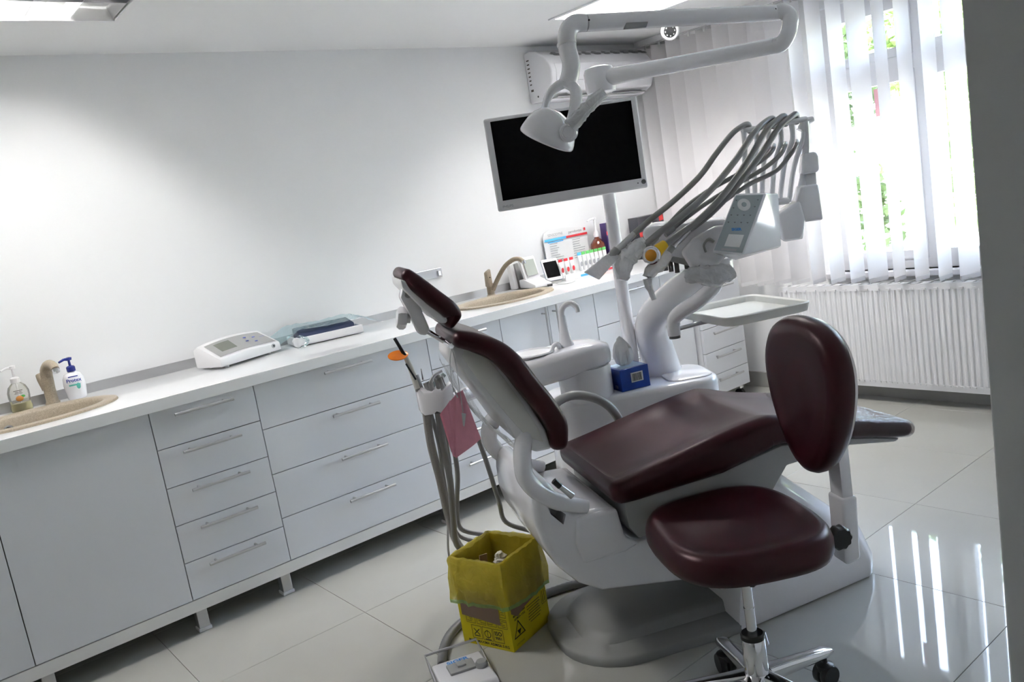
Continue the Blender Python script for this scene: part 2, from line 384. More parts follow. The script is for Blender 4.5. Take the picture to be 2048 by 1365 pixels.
drawers('drawer_cabinet', 'wide white cabinet of four deep drawers below the grey control box', X['x2'], X['x3'], [ZT, .672, .491, .311, ZB], 1.248, [1.625])
drawers('drawer_cabinet', 'narrow white cabinet of five drawers behind the pink bib and raised backrest', X['x3'], X['x4'], [ZT, .707, .566, .414, .268, ZB], 1.848, [2.01])
t = thing('sink_cabinet', 'white two-door cabinet under the sink by the white cuspidor spout', 'cabinet', (2.37, -.3, 0)); carcass(t, X['x4'], X['x6'], True)
d = front(t, 'door', X['x4'], X['x5'], ZB, ZT); handle(d, (2.325, FY, .735), False, .235)
d = front(t, 'door', X['x5'], X['x6'], ZB, ZT); handle(d, (2.395, FY, .735), False, .235); leg(t, 2.4)
drawers('drawer_cabinet', 'white four-drawer cabinet behind the monitor post and tissue box', X['x6'], X['x7'], [ZT, .672, .485, .300, ZB], 2.935, [2.72, 3.15], .03)
t = thing('filler_cabinet', 'slim handleless white cabinet beside the drawer trolley', 'cabinet', (3.3, -.3, 0)); carcass(t, X['x7'], X['x8']-.006)
front(t, 'door', X['x7'], X['x8']-.006, ZB, ZT); leg(t, 3.4)
# drawer trolley on castors
t = thing('drawer_trolley', 'white four-drawer trolley on black castors near the radiator', 'trolley', (3.62, -.4, 0))
a, b, fy = 3.435, 3.812, -.65
MB().bb(a, b, fy+.02, -.12, .085, .735).build('body', lamm, t, smooth=False, bevel=.001)
sm = [.735, .610, .480, .347, .213, .087]
sm = [.733, .487, .347, .210, .087]
for u_, l_ in zip(sm[:-1], sm[1:]):
    d = MB().bb(a, b, fy, fy+.018, l_+.0015, u_-.0015).build('drawer', lamm, t, smooth=False, bevel=.001, seg=1)
    mb = MB(); zc = u_-.032 if u_ < .7 else .711; mb.tube([(3.50, fy-.03, zc), (3.722, fy-.03, zc)], .006, 12)
    for xx in (3.53, 3.69): mb.tube([(xx, fy+.002, zc), (xx, fy-.03, zc)], .0045, 8)
    mb.build('handle', alum, d)
for xx in (a+.04, b-.04):
    for yy in (fy+.05, -.17):
        c = MB().tube([(xx-.012, yy, .028), (xx+.012, yy, .028)], .028, 16).build('castor', black, t)
        MB().bb(xx-.018, xx+.018, yy-.02, yy+.02, .058, .086).build('castor_bracket', chrome, c, smooth=False, bevel=.004)

# ================================================================== WORKTOP, SINKS, TAPS
S1, S2 = (.155, -.315), (2.325, -.325); SRX, SRY = .29, .20
def oval(c, rx, ry, z, n=48): return [(c[0]+rx*math.cos(2*PI*k/n), c[1]+ry*math.sin(2*PI*k/n), z) for k in range(n)]
wt = MB().bb(-1.4, 3.85, -.622, -.0005, ZT+.001, .895).build('worktop', worktopm, smooth=False, bevel=.0015)
for c in (S1, S2):
    cut = MB().rings([oval(c, SRX-.02, SRY-.02, .80), oval(c, SRX-.02, SRY-.02, .95)]).build('cut', worktopm)
    md = wt.modifiers.new('b', 'BOOLEAN'); md.object = cut; md.operation = 'DIFFERENCE'; md.solver = 'EXACT'
    dg = bpy.context.evaluated_depsgraph_get(); me = bpy.data.meshes.new_from_object(wt.evaluated_get(dg))
    wt.modifiers.clear(); wt.data = me; bpy.data.objects.remove(cut)
tag(wt, 'long glossy white worktop running along the back wall over the cabinets', 'worktop')
def sink(c, label):
    t = thing('sink', label, 'sink', (c[0], c[1], .80), group='oval beige sinks')
    R = [oval(c, SRX+.002, SRY+.002, .8955), oval(c, SRX, SRY, .903), oval(c, SRX-.012, SRY-.012, .9055), oval(c, SRX-.045, SRY-.045, .9035), oval(c, SRX-.055, SRY-.053, .893),
         oval(c, SRX-.065, SRY-.062, .84), oval(c, SRX-.08, SRY-.075, .775), oval(c, SRX-.13, SRY-.11, .75), oval(c, .05, .05, .743)]
    Ro = [oval(c, SRX-.025, SRY-.025, .895), oval(c, SRX-.03, SRY-.03, .84), oval(c, SRX-.05, SRY-.05, .745), oval(c, .06, .06, .728)]
    MB().rings(R, (False, True)).rings(Ro, (False, True)).build('basin', stonem, t, ang=50)
    MB().lathe([(.036, .7435), (.034, .7475), (.02, .7455), (.012, .744), (.001, .744)], (c[0], c[1], 0), 20).build('drain', chrome, t)
    x = c[0]+.0; y = c[1]+SRY-.058
    o = MB().lathe([(.018, 0), (.018, .004), (.012, .005), (.010, .001), (.0005, .001)], (x-.06, y-.008, .855), 16, axis=(0, -1, .25)).build('overflow_ring', chrome, t)
    MB().lathe([(.010, .0012), (.0005, .0013)], (x-.06, y-.008, .855), 12, axis=(0, -1, .25)).build('overflow_shade_disc', black, o)  # flat black disc paints in the shade inside the overflow opening
    return t
sink(S1, 'oval beige granite sink with the soap bottles standing behind it')
sink(S2, 'oval beige granite sink beside the small screened devices and display board')
# tap 1: upright body with lever and short spout towards the viewer
t = thing('tap', 'short beige granite mixer tap between the two soap bottles', 'tap', (.275, -.085, .895))
MB().lathe([(.026, .895), (.026, .905), (.022, .91), (.021, .96), (.023, 1.0)], (.268, -.088, 0), 20).build('base_column', stonem, t)
MB().tube([(.268, -.088, .985), (.272, -.092, 1.03), (.280, -.12, 1.052), (.286, -.165, 1.05), (.288, -.19, 1.035)], [.022, .021, .018, .016, .015], 14, smooth=4).build('spout', stonem, t)
MB().tube([(.288, -.19, 1.036), (.289, -.196, 1.024)], .013, 14).build('nozzle', chrome, t)
MB().tube([(.262, -.085, .96), (.252, -.075, 1.0), (.248, -.068, 1.02)], [.019, .016, .012], 12, smooth=3).build('lever', stonem, t)
# tap 2: separate lever block and tall leaning spout
t = thing('tap', 'tall beige mixer tap with long leaning spout beside the small white screened device', 'tap', (2.40, -.11, .895))
MB().lathe([(.025, .895), (.025, .903), (.02, .908), (.019, .95), (.02, .965)], (2.41, -.106, 0), 20).build('base_column', stonem, t)
sp = MB().tube([(2.415, -.12, .93), (2.44, -.15, .99), (2.465, -.19, 1.045), (2.49, -.235, 1.075), (2.505, -.27, 1.075), (2.512, -.29, 1.06)], [.013, .012, .012, .012, .012, .013], 12, smooth=4).build('spout', stonem, t)
MB().tube([(2.512, -.29, 1.062), (2.515, -.295, 1.048)], .0125, 12).build('nozzle', chrome, sp)
lv = MB().hexa([(2.385, -.125, 1.03), (2.42, -.125, 1.045), (2.415, -.13, .95), (2.388, -.13, .95), (2.385, -.10, 1.03), (2.42, -.10, 1.045), (2.42, -.09, .95), (2.388, -.09, .95)]).build('lever', stonem, t, bevel=.008, seg=3)
MB().lathe([(.004, 0), (.003, .002), (.0003, .002)], (2.402, -.128, 1.0), 10, axis=(0, -1, 0)).build('indicator', black, lv)

# ================================================================== SOAP BOTTLES
clearpl = film('clear_bottle_plastic', (.90, .90, .86), .16, gloss=.3); soapm = mat('yellow_liquid_soap', (.72, .66, .36), .2, var=.03)
tealm = mat('teal_print', (.12, .52, .44), .5); navy = mat('navy_plastic', (.02, .03, .20), .25); navyink = mat('navy_print', (.02, .04, .28), .5)
blackt = mat('dark_print', (.10, .08, .07), .6); orangep = mat('orange_brown_print', (.55, .24, .06), .5); greenp = mat('green_print', (.10, .42, .10), .5)
redp = mat('red_print', (.50, .02, .03), .45); whitep = mat('white_print', (.85, .85, .85), .5); bluep = mat('sky_blue_print', (.08, .42, .80), .45); greyp = mat('grey_print', (.35, .36, .38), .6)
camdir = lambda p: Vector((CAM[0]-p[0], CAM[1]-p[1], 0)).normalized()
def pump(t, x, y, z, d, m, h=.05, tint=None):
    mb = MB().lathe([(.014, z), (.016, z+.002), (.016, z+.018), (.012, z+.022), (.005, z+.024), (.0045, z+h-.012), (.011, z+h-.010), (.012, z+h), (.004, z+h+.002)], (x, y, 0), 18)
    e = Vector((x, y, z+h-.004)); d = Vector(d)
    mb.tube([e, e+d*.022, e+d*.042+Vector((0, 0, -.006))], [.006, .005, .004], 10)
    return mb.build('pump', m, t)
p = (.165, -.085)
t = thing('soap_bottle', 'clear soap bottle with white pump and a little yellow soap left', 'soap bottle', (*p, .895))
prof = [(.030, .8955), (.036, .902), (.038, .915), (.034, .935), (.037, .955), (.037, .975), (.030, .995), (.016, 1.008), (.013, 1.015)]
MB().lathe([(r, z) for r, z in prof], (*p, 0), 24, sy=.7).build('bottle', clearpl, t)
MB().lathe([(.029, .897), (.034, .903), (.036, .915), (.033, .932), (.0005, .932)], (*p, 0), 24, sy=.7).build('soap', soapm, t)
pump(t, p[0], p[1], 1.008, (-.95, -.3, 0), wplas2, .065)
MB().tube([(p[0], p[1], .90), (p[0], p[1], 1.01)], .003, 8).build('dip_tube', wplas2, t)
cd_ = camdir(p); rt = Vector((-cd_.y, cd_.x, 0)); lc = Vector((p[0], p[1], .96))+cd_*.036
lb = MB(); [quad(lb, lc+rt*dx+Vector((0, 0, dz)), rt, (0, 0, 1), w_, h_) for dx, dz, w_, h_ in ((0, .022, .03, .0025), (0, .016, .022, .002), (0, .011, .026, .0018))]
lb.build('label', blackt, t, smooth=False)
MB().lathe([(.011, 0), (.009, .0015), (.0004, .002)], lc+Vector((0, 0, -.008)), 14, axis=cd_, sx=1.2).build('fruit_picture', orangep, t)
MB().lathe([(.005, 0), (.0004, .0015)], lc+rt*.012+Vector((0, 0, -.001)), 10, axis=cd_, sx=1.6).build('leaf_picture', greenp, t)
p = (.357, -.085)
t = thing('soap_bottle', 'white soap bottle with navy pump and navy lettering', 'soap bottle', (*p, .895))
MB().lathe([(.030, .8955), (.034, .900), (.038, .93), (.040, .955), (.038, .978), (.030, .995), (.016, 1.002), (.013, 1.012)], (*p, 0), 28, sy=.65).build('bottle', wplas, t)
pump(t, p[0], p[1], 1.004, (-.9, -.35, 0), navy, .055)
cd_ = camdir(p); rt = Vector((-cd_.y, cd_.x, 0)); lc = Vector((p[0], p[1], .96))+cd_*.036
text('Protex', .019, lc+Vector((0, 0, .012)), rt, (0, 0, 1), navyink, 'lettering', t, bold=.0005)
quad(MB(), lc+Vector((0, 0, .027)), rt, (0, 0, 1), .034, .004).build('cap_band', navyink, t, smooth=False)
quad(MB(), lc+Vector((0, 0, -.006)), rt, (0, 0, 1), .040, .006).build('teal_band', tealm, t, smooth=False)
MB().lathe([(.010, 0), (.0004, .001)], lc+rt*.012+Vector((0, 0, -.012)), 16, axis=cd_, sx=.7, sy=1.2).build('teal_swirl', tealm, t)

# ================================================================== CONTROL BOX AND TRAY ON THE WORKTOP
ang = math.radians(19)
t = thing('control_box', 'white and grey control box with four blue buttons on the worktop', 'control box', (0, 0, 0), ang, world=(.985, -.17, .895))
L, D_, = .325, .16
sec = lambda x, k: [(x, -D_/2, .010), (x, -D_/2+.002, .040+.006*k), (x, -D_/2+.006, .046+.006*k), (x, D_/2-.03, .100+.014*k), (x, D_/2, .085), (x, D_/2, .010)]
R = [sec(-L/2+L*i/12, 1-((i-6)/6)**2) for i in range(13)]
MB().rings(R).build('casing', wplas2, t, bevel=.004, seg=2)
def face(x, v):   # point on the sloping top face, v 0..1 up the slope
    k = 1-(x/(L/2))**2; a_ = Vector((x, -D_/2+.006, .046+.006*k)); b_ = Vector((x, D_/2-.03, .100+.014*k)); return a_*(1-v)+b_*v+Vector((0, -.001, .0018))
mb = MB(); n_ = 14
lo = [face(-L*.46+L*.92*i/n_, .03+.02*math.sin(PI*i/n_)) for i in range(n_+1)]; hi = [face(-L*.44+L*.88*i/n_, .85) for i in range(n_+1)]
mb.rings([lo, hi], closed=False).build('grey_panel', gplas, t)
lcd = mat('lcd_green_grey', (.16, .17, .14), .2)
mb = MB(); mb.rings([[face(-.115+.08*i/4, .25)+Vector((0, 0, .0012)) for i in range(5)], [face(-.11+.08*i/4, .72)+Vector((0, 0, .0012)) for i in range(5)]], closed=False).build('display', lcd, t)
bluebtn = mat('blue_button', (.10, .14, .50), .3)
for bx, bv in ((.045, .62), (.085, .55), (.035, .40), (.07, .28)):
    MB().lathe([(.007, 0), (.006, .003), (.0005, .0035)], face(bx, bv), 12, axis=(0, -.2, 1)).build('button', bluebtn, t)
text('denta', .012, face(.125, .5)+Vector((0, 0, .001)), (1, 0, 0), (0, .13, .06), bluebtn, 'lettering', t)
MB().lathe([(.010, 0), (.009, .003), (.006, .004), (.005, .001), (.0005, .001)], (L/2-.04, -D_/2+.0005, .034), 16, axis=(0, -1, 0)).build('socket', steel, t)
MB().lathe([(.0055, .0012), (.0005, .0014)], (L/2-.04, -D_/2+.0005, .034), 12, axis=(0, -1, 0)).build('socket_hole', black, t)
for sx in (-1, 1):
    for sy in (-1, 1): MB().lathe([(.009, 0), (.010, .011)], (sx*(L/2-.05), sy*(D_/2-.03), 0), 12).build('foot', wplas2, t)
ang = math.radians(-9)
t = thing('instrument_tray', 'white tray with a dark blue insert beside the control box', 'tray', (0, 0, 0), ang, world=(1.40, -.15, .8955))
MB().bb(-.155, .155, -.085, .085, .004, .012).bb(-.155, .155, -.085, -.078, .004, .040).bb(-.155, .155, .078, .085, .004, .040).bb(-.155, -.147, -.085, .085, .004, .040).bb(.147, .155, -.085, .085, .004, .040).build('tray', wplas2, t, smooth=False, bevel=.003)
MB().tube([(-.15, -.06, .022), (-.15, -.085, .020)], .021, 14).build('rounded_end', wplas2, t)
nb = mat('dark_blue_insert', (.035, .045, .10), .35)
MB().prism([(-.13, -.06, .012), (-.13, -.045, .055), (-.13, .06, .075), (-.13, .06, .012)], (0, 0, 0), (.262, 0, 0)).build('insert', nb, t, bevel=.006)
def crumple(w_, h_, nx, ny, amp, fn, seed=1):
    rnd = random.Random(seed); R = []
    for j in range(ny+1):
        R.append([fn(i/nx, j/ny, rnd.uniform(-amp, amp), rnd.uniform(-amp, amp)) for i in range(nx+1)])
    return MB().rings(R, closed=False)
t2 = crumple(0, 0, 26, 8, .006, lambda u, v, a, b: (1.40+(-.24+.50*u)+a, -.15+(-.06+.15*v)+b*.6-.08*(u-.5), .9635+.018*v+.004*math.sin(u*9)-.046*max(0, (abs(u-.5)-.30)/.20)**.8+a*.6), 3).build('plastic_wrap', cyanfilm, smooth=False)
tag(t2, 'crumpled pale cyan plastic wrap lying over the white tray', 'plastic wrap')
t2 = crumple(0, 0, 6, 14, .003, lambda u, v, a, b: (1.235+.03*math.sin(v*5)+.02*u+a, -.215-.06*v+b, .945-.046*min(1, v*1.6)+.0+abs(a)), 5).build('plastic_strip', cyanfilm, smooth=False)
tag(t2, 'loose curl of cyan plastic hanging at the end of the white tray', 'plastic strip')

# ================================================================== SMALL THINGS BY THE SECOND SINK
t = thing('wall_plate', 'small steel plate on the wall behind the headrest', 'wall plate', (2.08, -.005, 1.075))
MB().bb(2.0, 2.185, -.012, -.0005, 1.048, 1.098).build('plate', alum, t, smooth=False, bevel=.002)
MB().bb(2.155, 2.175, -.02, -.01, 1.055, 1.085).build('clip', chrome, t, smooth=False, bevel=.003)
# apex device with flip-up screen
t = thing('apex_device', 'small white device with tilted grey screen behind the second sink', 'medical device', (0, 0, 0), math.radians(-8), world=(2.675, -.147, .8955))
MB().prism([(-.055, -.105, .004), (-.055, -.105, .024), (-.055, 0, .05), (-.055, .055, .05), (-.055, .055, .004)], (0, 0, 0), (.11, 0, 0)).build('body', wplas2, t, bevel=.006, seg=2)
h = MB().prism([(-.05, -.012, .045), (-.05, .012, .045), (-.05, .052, .165), (-.05, .028, .170)], (0, 0, 0), (.10, 0, 0)).build('screen_housing', wplas2, t, bevel=.006, seg=2)
lcd2 = mat('pale_lcd', (.42, .45, .41), .25)
n_ = Vector((0, -.95, .3)).normalized()
quad(MB(), Vector((0, .006, .110))+n_*.003, (1, 0, 0), (0, .3, .95), .070, .090, .002).build('screen', lcd2, h, smooth=False)
MB().tube([(.02, -.10, .04), (.03, -.16, .02), (.05, -.19, .008), (.10, -.20, .003), (.16, -.17, .003), (.2, -.12, .003)], .002, 6, smooth=4).build('cable', gplas, t)
MB().tube([(-.0, -.145, .010), (.025, -.15, .010)], .007, 10).build('plug', black, t)
# apparatus behind: pale grey slanted holder
t = thing('file_holder', 'pale grey plastic holder standing behind the white screened device', 'holder', (2.66, -.05, .895))
for k in range(4): MB().hexa([(2.60+.035*k, -.06, 1.035), (2.622+.035*k, -.065, 1.04), (2.63+.035*k, -.075, .897), (2.605+.035*k, -.075, .897), (2.60+.035*k, -.03, 1.03), (2.622+.035*k, -.03, 1.035), (2.63+.035*k, -.03, .897), (2.605+.035*k, -.03, .897)]).build('divider', gplas if k % 2 else wplas2, t, smooth=False, bevel=.003)
# tablet on a stand
t = thing('tablet_device', 'small white tablet leaning with black screen beside the display board', 'tablet', (0, 0, 0), math.radians(-20), world=(2.80, -.17, .895))
u3 = Vector((0, .42, .9)).normalized(); n3 = Vector((0, -.9, .42)).normalized(); c3 = Vector((0, -.005, .075))
Mx = Matrix((Vector((1, 0, 0)), u3, n3)).transposed()
MB().box(c3, (.098, .130, .012), M=Mx).build('casing', wplas, t, bevel=.005, seg=3)
quad(MB(), c3+n3*.0066, (1, 0, 0), u3, .080, .096).build('screen', screenm, t, smooth=False)
MB().box(c3-n3*.008, (.094, .126, .006), M=Mx).build('back_cover', bluep, t, bevel=.002)
MB().hexa([(-.04, -.035, .012), (.04, -.035, .012), (.04, -.035, 0), (-.04, -.035, 0), (-.04, .07, .012), (.04, .07, .012), (.04, .07, 0), (-.04, .07, 0)]).build('stand', gplas, t, smooth=False, bevel=.002)
# display stand with header board
t = thing('display_board', 'white printed display board with blue and red stripe leaning on the wall', 'display', (3.08, -.05, .895))
brd = [(2.905, -.03, .90), (3.25, -.03, .90), (3.25, -.02, 1.15), (3.2, -.02, 1.163), (3.08, -.02, 1.178), (2.96, -.02, 1.180), (2.915, -.02, 1.165), (2.905, -.02, 1.14)]
MB().prism(brd, (0, 0, 0), (0, .004, 0)).build('board', whitep, t, smooth=False)
yb = -.0315
quad(MB(), (2.992, yb+.003, 1.122), (1, 0, 0), (0, 0, 1), .17, .013).build('blue_stripe', bluep, t, smooth=False)
quad(MB(), (3.163, yb+.003, 1.121), (1, 0, 0), (0, 0, 1), .172, .013).build('red_stripe', redp, t, smooth=False)
text('SENSODYNE', .021, (2.995, yb+.004, 1.148), (1, 0, 0), (0, 0, 1), greyp, 'lettering', t)
text('parodontax', .023, (3.155, yb+.005, 1.146), (1, 0, 0), (0, 0, 1), blackt, 'lettering', t)
quad(MB(), (3.234, yb+.005, 1.148), (1, 0, 0), (0, 0, 1), .014, .016).build('emblem', redp, t, smooth=False)
rl = random.Random(4)
for x0_, wmax, rows, m_ in ((2.94, .10, 11, greyp), (3.12, .10, 9, greyp)):
    mb = MB()
    for k in range(rows):
        w_ = wmax*rl.uniform(.5, 1); quad(mb, (x0_+w_/2, yb+.002, 1.098-.0135*k), (1, 0, 0), (0, 0, 1), w_, .0035)
    mb.build('printed_lines', m_, t, smooth=False)
quad(MB(), (2.99, yb+.003, 1.107), (1, 0, 0), (0, 0, 1), .12, .006).build('blue_line', bluep, t, smooth=False)
t = thing('display_tray', 'low white display tray with blue and red printed lip in front of the board', 'display', (3.07, -.15, .895))
MB().bb(2.84, 3.22, -.23, -.05, .8955, .912).bb(3.22, 3.31, -.23, -.125, .8955, .912).bb(2.84, 3.31, -.235, -.2303, .8955, .93).build('tray', whitep, t, smooth=False)
quad(MB(), (3.03, -.2358, .906), (1, 0, 0), (0, 0, 1), .15, .012).build('blue_stripe', bluep, t, smooth=False)
quad(MB(), (3.20, -.2358, .906), (1, 0, 0), (0, 0, 1), .19, .012).build('red_stripe', redp, t, smooth=False)
text('parodontax', .018, (3.22, -.236, .921), (1, 0, 0), (0, 0, 1), blackt, 'lettering', t)
def tubepack(x, y, z, hh, body, top, label, group, r=.0125, mark=None):
    t = thing('toothpaste_tube', label, 'toothpaste', (x, y, z), group=group)
    R = []
    for f, wx, wy in ((0, .55, .55), (.10, .6, .6), (.11, 1, .9), (.5, 1.05, .8), (.85, 1.1, .35), (1, 1.12, .08)):
        R.append([(x+r*wx*math.cos(2*PI*k/12), y+r*wy*math.sin(2*PI*k/12), z+hh*f) for k in range(12)])
    MB().rings(R).build('tube', body, t)
    R = [[(x+r*1.13*math.cos(2*PI*k/12), y+r*w_*math.sin(2*PI*k/12), z+hh*f) for k in range(12)] for f, w_ in ((.86, .36), (1.005, .1))]
    MB().rings(R).build('crimp', top, t)
    if mark: MB().lathe([(r*.75, 0), (r*.3, .001), (.0003, .0012)], (x, y-r*.86, z+hh*.42), 12, axis=(0, -1, 0), sy=1.5).build('mark', mark, t)
for k in range(3): tubepack(2.845+.042*k, -.205, .9125, .105, whitep, redp, 'small toothpaste sample with a red mark on the display tray', 'red toothpaste samples', .013, redp)
for k in range(7): tubepack(3.045+.034*k, -.15, .9125, .115, whitep, greenp if k else bluep, 'small toothpaste sample with green crimped end on the display tray' if k else 'toothpaste sample with blue crimped end at the end of the green row', 'green toothpaste samples', .013, greyp)
amber = mat('amber_glass', (.10, .018, .006), .06, coat=.5, var=.1)
t = thing('pump_bottle', 'dark amber bottle with tall white pump behind the toothpaste samples', 'bottle', (3.282, -.07, .895))
MB().lathe([(.043, .8955), (.046, .90), (.047, 1.03), (.042, 1.05), (.022, 1.075), (.015, 1.08), (.015, 1.09)], (3.282, -.07, 0), 24).build('bottle', amber, t)
MB().lathe([(.016, 1.088), (.016, 1.105), (.010, 1.12), (.007, 1.13), (.006, 1.19), (.012, 1.192), (.013, 1.205)], (3.282, -.07, 0), 16).tube([(3.282, -.07, 1.198), (3.24, -.08, 1.198), (3.205, -.09, 1.19)], [.008, .006, .004], 10).build('pump', wplas2, t)
purple = mat('purple_card', (.045, .025, .11), .4); dgrey = mat('dark_grey_card', (.05, .05, .06), .4); redc = mat('red_card', (.48, .04, .04), .4)
t = thing('carton', 'upright purple and dark grey carton beside the amber bottle', 'carton', (3.40, -.08, .895))
MB().bb(3.34, 3.455, -.10, -.05, .8955, 1.16).build('box', purple, t, smooth=False, bevel=.001)
quad(MB(), (3.3975, -.1006, 1.135), (1, 0, 0), (0, 0, 1), .115, .05).build('grey_top', dgrey, t, smooth=False)
quad(MB(), (3.3975, -.1008, 1.098), (1, 0, 0), (0, 0, 1), .115, .022).build('red_band', redc, t, smooth=False)
text('Colgate', .026, (3.40, -.1012, 1.097), (1, 0, 0), (0, 0, 1), whitep, 'lettering', t)
text('MAX', .03, (3.425, -.1012, 1.03), (1, 0, 0), (0, 0, 1), whitep, 'lettering', t)
def tooth(mb, c, s_):
    pts = [(-.5, .5), (-.2, .42), (0, .48), (.2, .42), (.5, .5), (.52, .1), (.35, -.5), (.15, -.5), (0, -.1), (-.15, -.5), (-.35, -.5), (-.52, .1)]
    return mb.prism([(c[0]+a_*s_, c[1], c[2]+b_*s_) for a_, b_ in pts], (0, 0, 0), (0, -.0006, 0))
tooth(MB(), (3.37, -.1008, 1.03), .028).build('tooth_symbol', whitep, t, smooth=False)
t = thing('carton', 'large dark carton with a white tooth symbol and red stripe behind the hoses', 'carton', (3.72, -.08, .895))
MB().bb(3.60, 3.84, -.12, -.04, .8955, 1.155).build('box', dgrey, t, smooth=False, bevel=.001)
quad(MB(), (3.72, -.1208, 1.06), (1, .0, .12), (0, 0, 1), .235, .03).build('red_stripe', redc, t, smooth=False)
quad(MB(), (3.74, -.1208, 1.09), (1, .0, .12), (0, 0, 1), .15, .008).build('green_stripe', greenp, t, smooth=False)
quad(MB(), (3.815, -.1208, 1.13), (1, .0, .12), (0, 0, 1), .04, .04).build('red_corner', redc, t, smooth=False)
tooth(MB(), (3.71, -.1208, 1.115), .045).build('tooth_symbol', whitep, t, smooth=False)

# ================================================================== frames used for the dental unit
def at(x, y, d):      # point seen at photo pixel (x, y), d metres along the view axis
    return Vector(CAM+(FWD+RGT*(x-1024)/FPX+UPV*(682.5-y)/FPX)*d)
CA = math.radians(-24); CO = Vector((1.2826, -1.777, 0)); EA = Vector((math.cos(CA), math.sin(CA), 0)); EB = Vector((-math.sin(CA), math.cos(CA), 0))
def cl(p): q = Vector(p)-CO; return Vector((q.dot(EA), q.dot(EB), q.z))      # world -> chair frame
def cw(p): return CO+EA*p[0]+EB*p[1]+Vector((0, 0, p[2]))
def ca(x, y, d): return cl(at(x, y, d))
def ct(x, y, t_):     # pixel -> chair frame point in the plane t = t_
    d = Vector(FWD+RGT*(x-1024)/FPX+UPV*(682.5-y)/FPX); c = Vector(CAM); k = (t_-(c-CO).dot(EB))/d.dot(EB); return cl(c+d*k)
def cthing(name, label, cat, base, group=None): return thing(name, label, cat, base, CA, group, world=cw(base))
def rrect(w_, h_, r, seg=5, flat=6):
    r = max(min(r, w_*.99, h_*.99), 1e-4); out = []
    cs = [(w_-r, h_-r, 0), (-(w_-r), h_-r, PI/2), (-(w_-r), -(h_-r), PI), (w_-r, -(h_-r), 3*PI/2)]
    for k, (cx_, cy_, a0) in enumerate(cs):
        for i in range(seg+1): out.append((cx_+r*math.cos(a0+PI/2*i/seg), cy_+r*math.sin(a0+PI/2*i/seg)))
        nx, ny, na = cs[(k+1) % 4]; e = (nx+r*math.cos(na), ny+r*math.sin(na)); s0 = out[-1]
        for i in range(1, flat): out.append((s0[0]+(e[0]-s0[0])*i/flat, s0[1]+(e[1]-s0[1])*i/flat))
    return out
def loft(path, W, TH, r=.03, er=.03, up=None, k=5, t0=0., flat=8, dish=0., ends=(True, True), flip=1):
    """cushion along path (s,z), front face given; half width W, thickness TH, normals point to the front"""
    P = [Vector((p[0], 0, p[1])) for p in path]
    P2, Wd = catmull(P, W, k); _, Th = catmull(P, TH, k); S = []
    for i, p in enumerate(P2):
        d = (P2[min(i+1, len(P2)-1)]-P2[max(i-1, 0)]).normalized(); n = Vector((d.z, 0, -d.x))*flip
        S.append((p, d, n, Wd[i], Th[i]))
    def cap(st, sg):
        p, d, n, w_, h_ = st; o = []
        for a_ in (80, 60, 40, 20):
            q = math.radians(a_); o.append((p+d*sg*er*math.sin(q), d, n, w_-er*(1-math.cos(q)), h_-2*er*.8*(1-math.cos(q)), h_))
        return o
    A_ = [(*s_, s_[4]) for s_ in S]
    if ends[0]: A_ = cap(S[0], -1)+A_
    if ends[1]: A_ = A_+list(reversed(cap(S[-1], 1)))
    mb = MB(); R = []
    for p, d, n, w_, h_, h0 in A_:
        c = p-n*h0/2
        ring = []
        for x, y in rrect(max(w_, .004), max(h_/2, .003), r, 5, flat):
            q = c+Vector((0, t0+x, 0))+n*y
            if dish and y > 0 and h_ == h0: q = q-n*dish*max(0, 1-(abs(x)/(w_-.03))**3) if abs(x) < w_-.03 else q
            ring.append(q)
        R.append(ring)
    return mb.rings(R)
def pad(outline, c, e1, e2, e3, rings):
    c, e1, e2, e3 = map(Vector, (c, e1, e2, e3)); R = []
    for sc, h_ in rings: R.append([c+e1*a_*sc+e2*b_*sc+e3*h_ for a_, b_ in outline])
    return MB().rings(R)
def supell(a, b, e, n=48, taper=0.):
    o = []
    for k in range(n):
        t_ = 2*PI*k/n; c, s_ = math.cos(t_), math.sin(t_); x = a*math.copysign(abs(c)**(2/e), c); y = b*math.copysign(abs(s_)**(2/e), s_)
        o.append((x, y*(1+taper*x/a)))
    return o
def poly_t(pts, t_): return [(p[0], t_, p[1]) for p in pts]

# ================================================================== RADIATOR, BLIND, AIR CONDITIONER
t = thing('radiator', 'white panel radiator with fine vertical ribs below the blind', 'radiator', (3.93, -1.55, .09))
rx = 3.89; ra, rb, rz0, rz1 = -2.25, -.86, .09, .645
n_ = 46; pr = []
for k in range(n_*4+1):
    ph = k % 4; y = ra+(rb-ra)*k/(n_*4); pr.append((rx+(.006 if ph in (0, 1) else 0), y))
R = [[(x, y, z) for x, y in pr] for z in (rz0+.035, rz1-.03)]
MB().rings(R, closed=False).bb(rx+.004, rx+.016, ra, rb, rz0, rz0+.036).bb(rx+.004, rx+.016, ra, rb, rz1-.031, rz1).build('front_panel', wplas2, t, smooth=False)
MB().bb(rx+.06, rx+.07, ra, rb, rz0, rz1).bb(rx+.008, rx+.075, rb-.002, rb, rz0+.02, rz1).bb(rx+.008, rx+.075, ra, ra+.002, rz0+.02, rz1).build('back_panel', wplas2, t, smooth=False)
mb = MB()
for k in range(26):
    y = ra+.03+(rb-ra-.06)*k/25; mb.bb(rx+.02, rx+.06, y-.018, y+.018, rz1-.004, rz1)
mb.build('top_grille', wplas2, t, smooth=False)
dm = {}
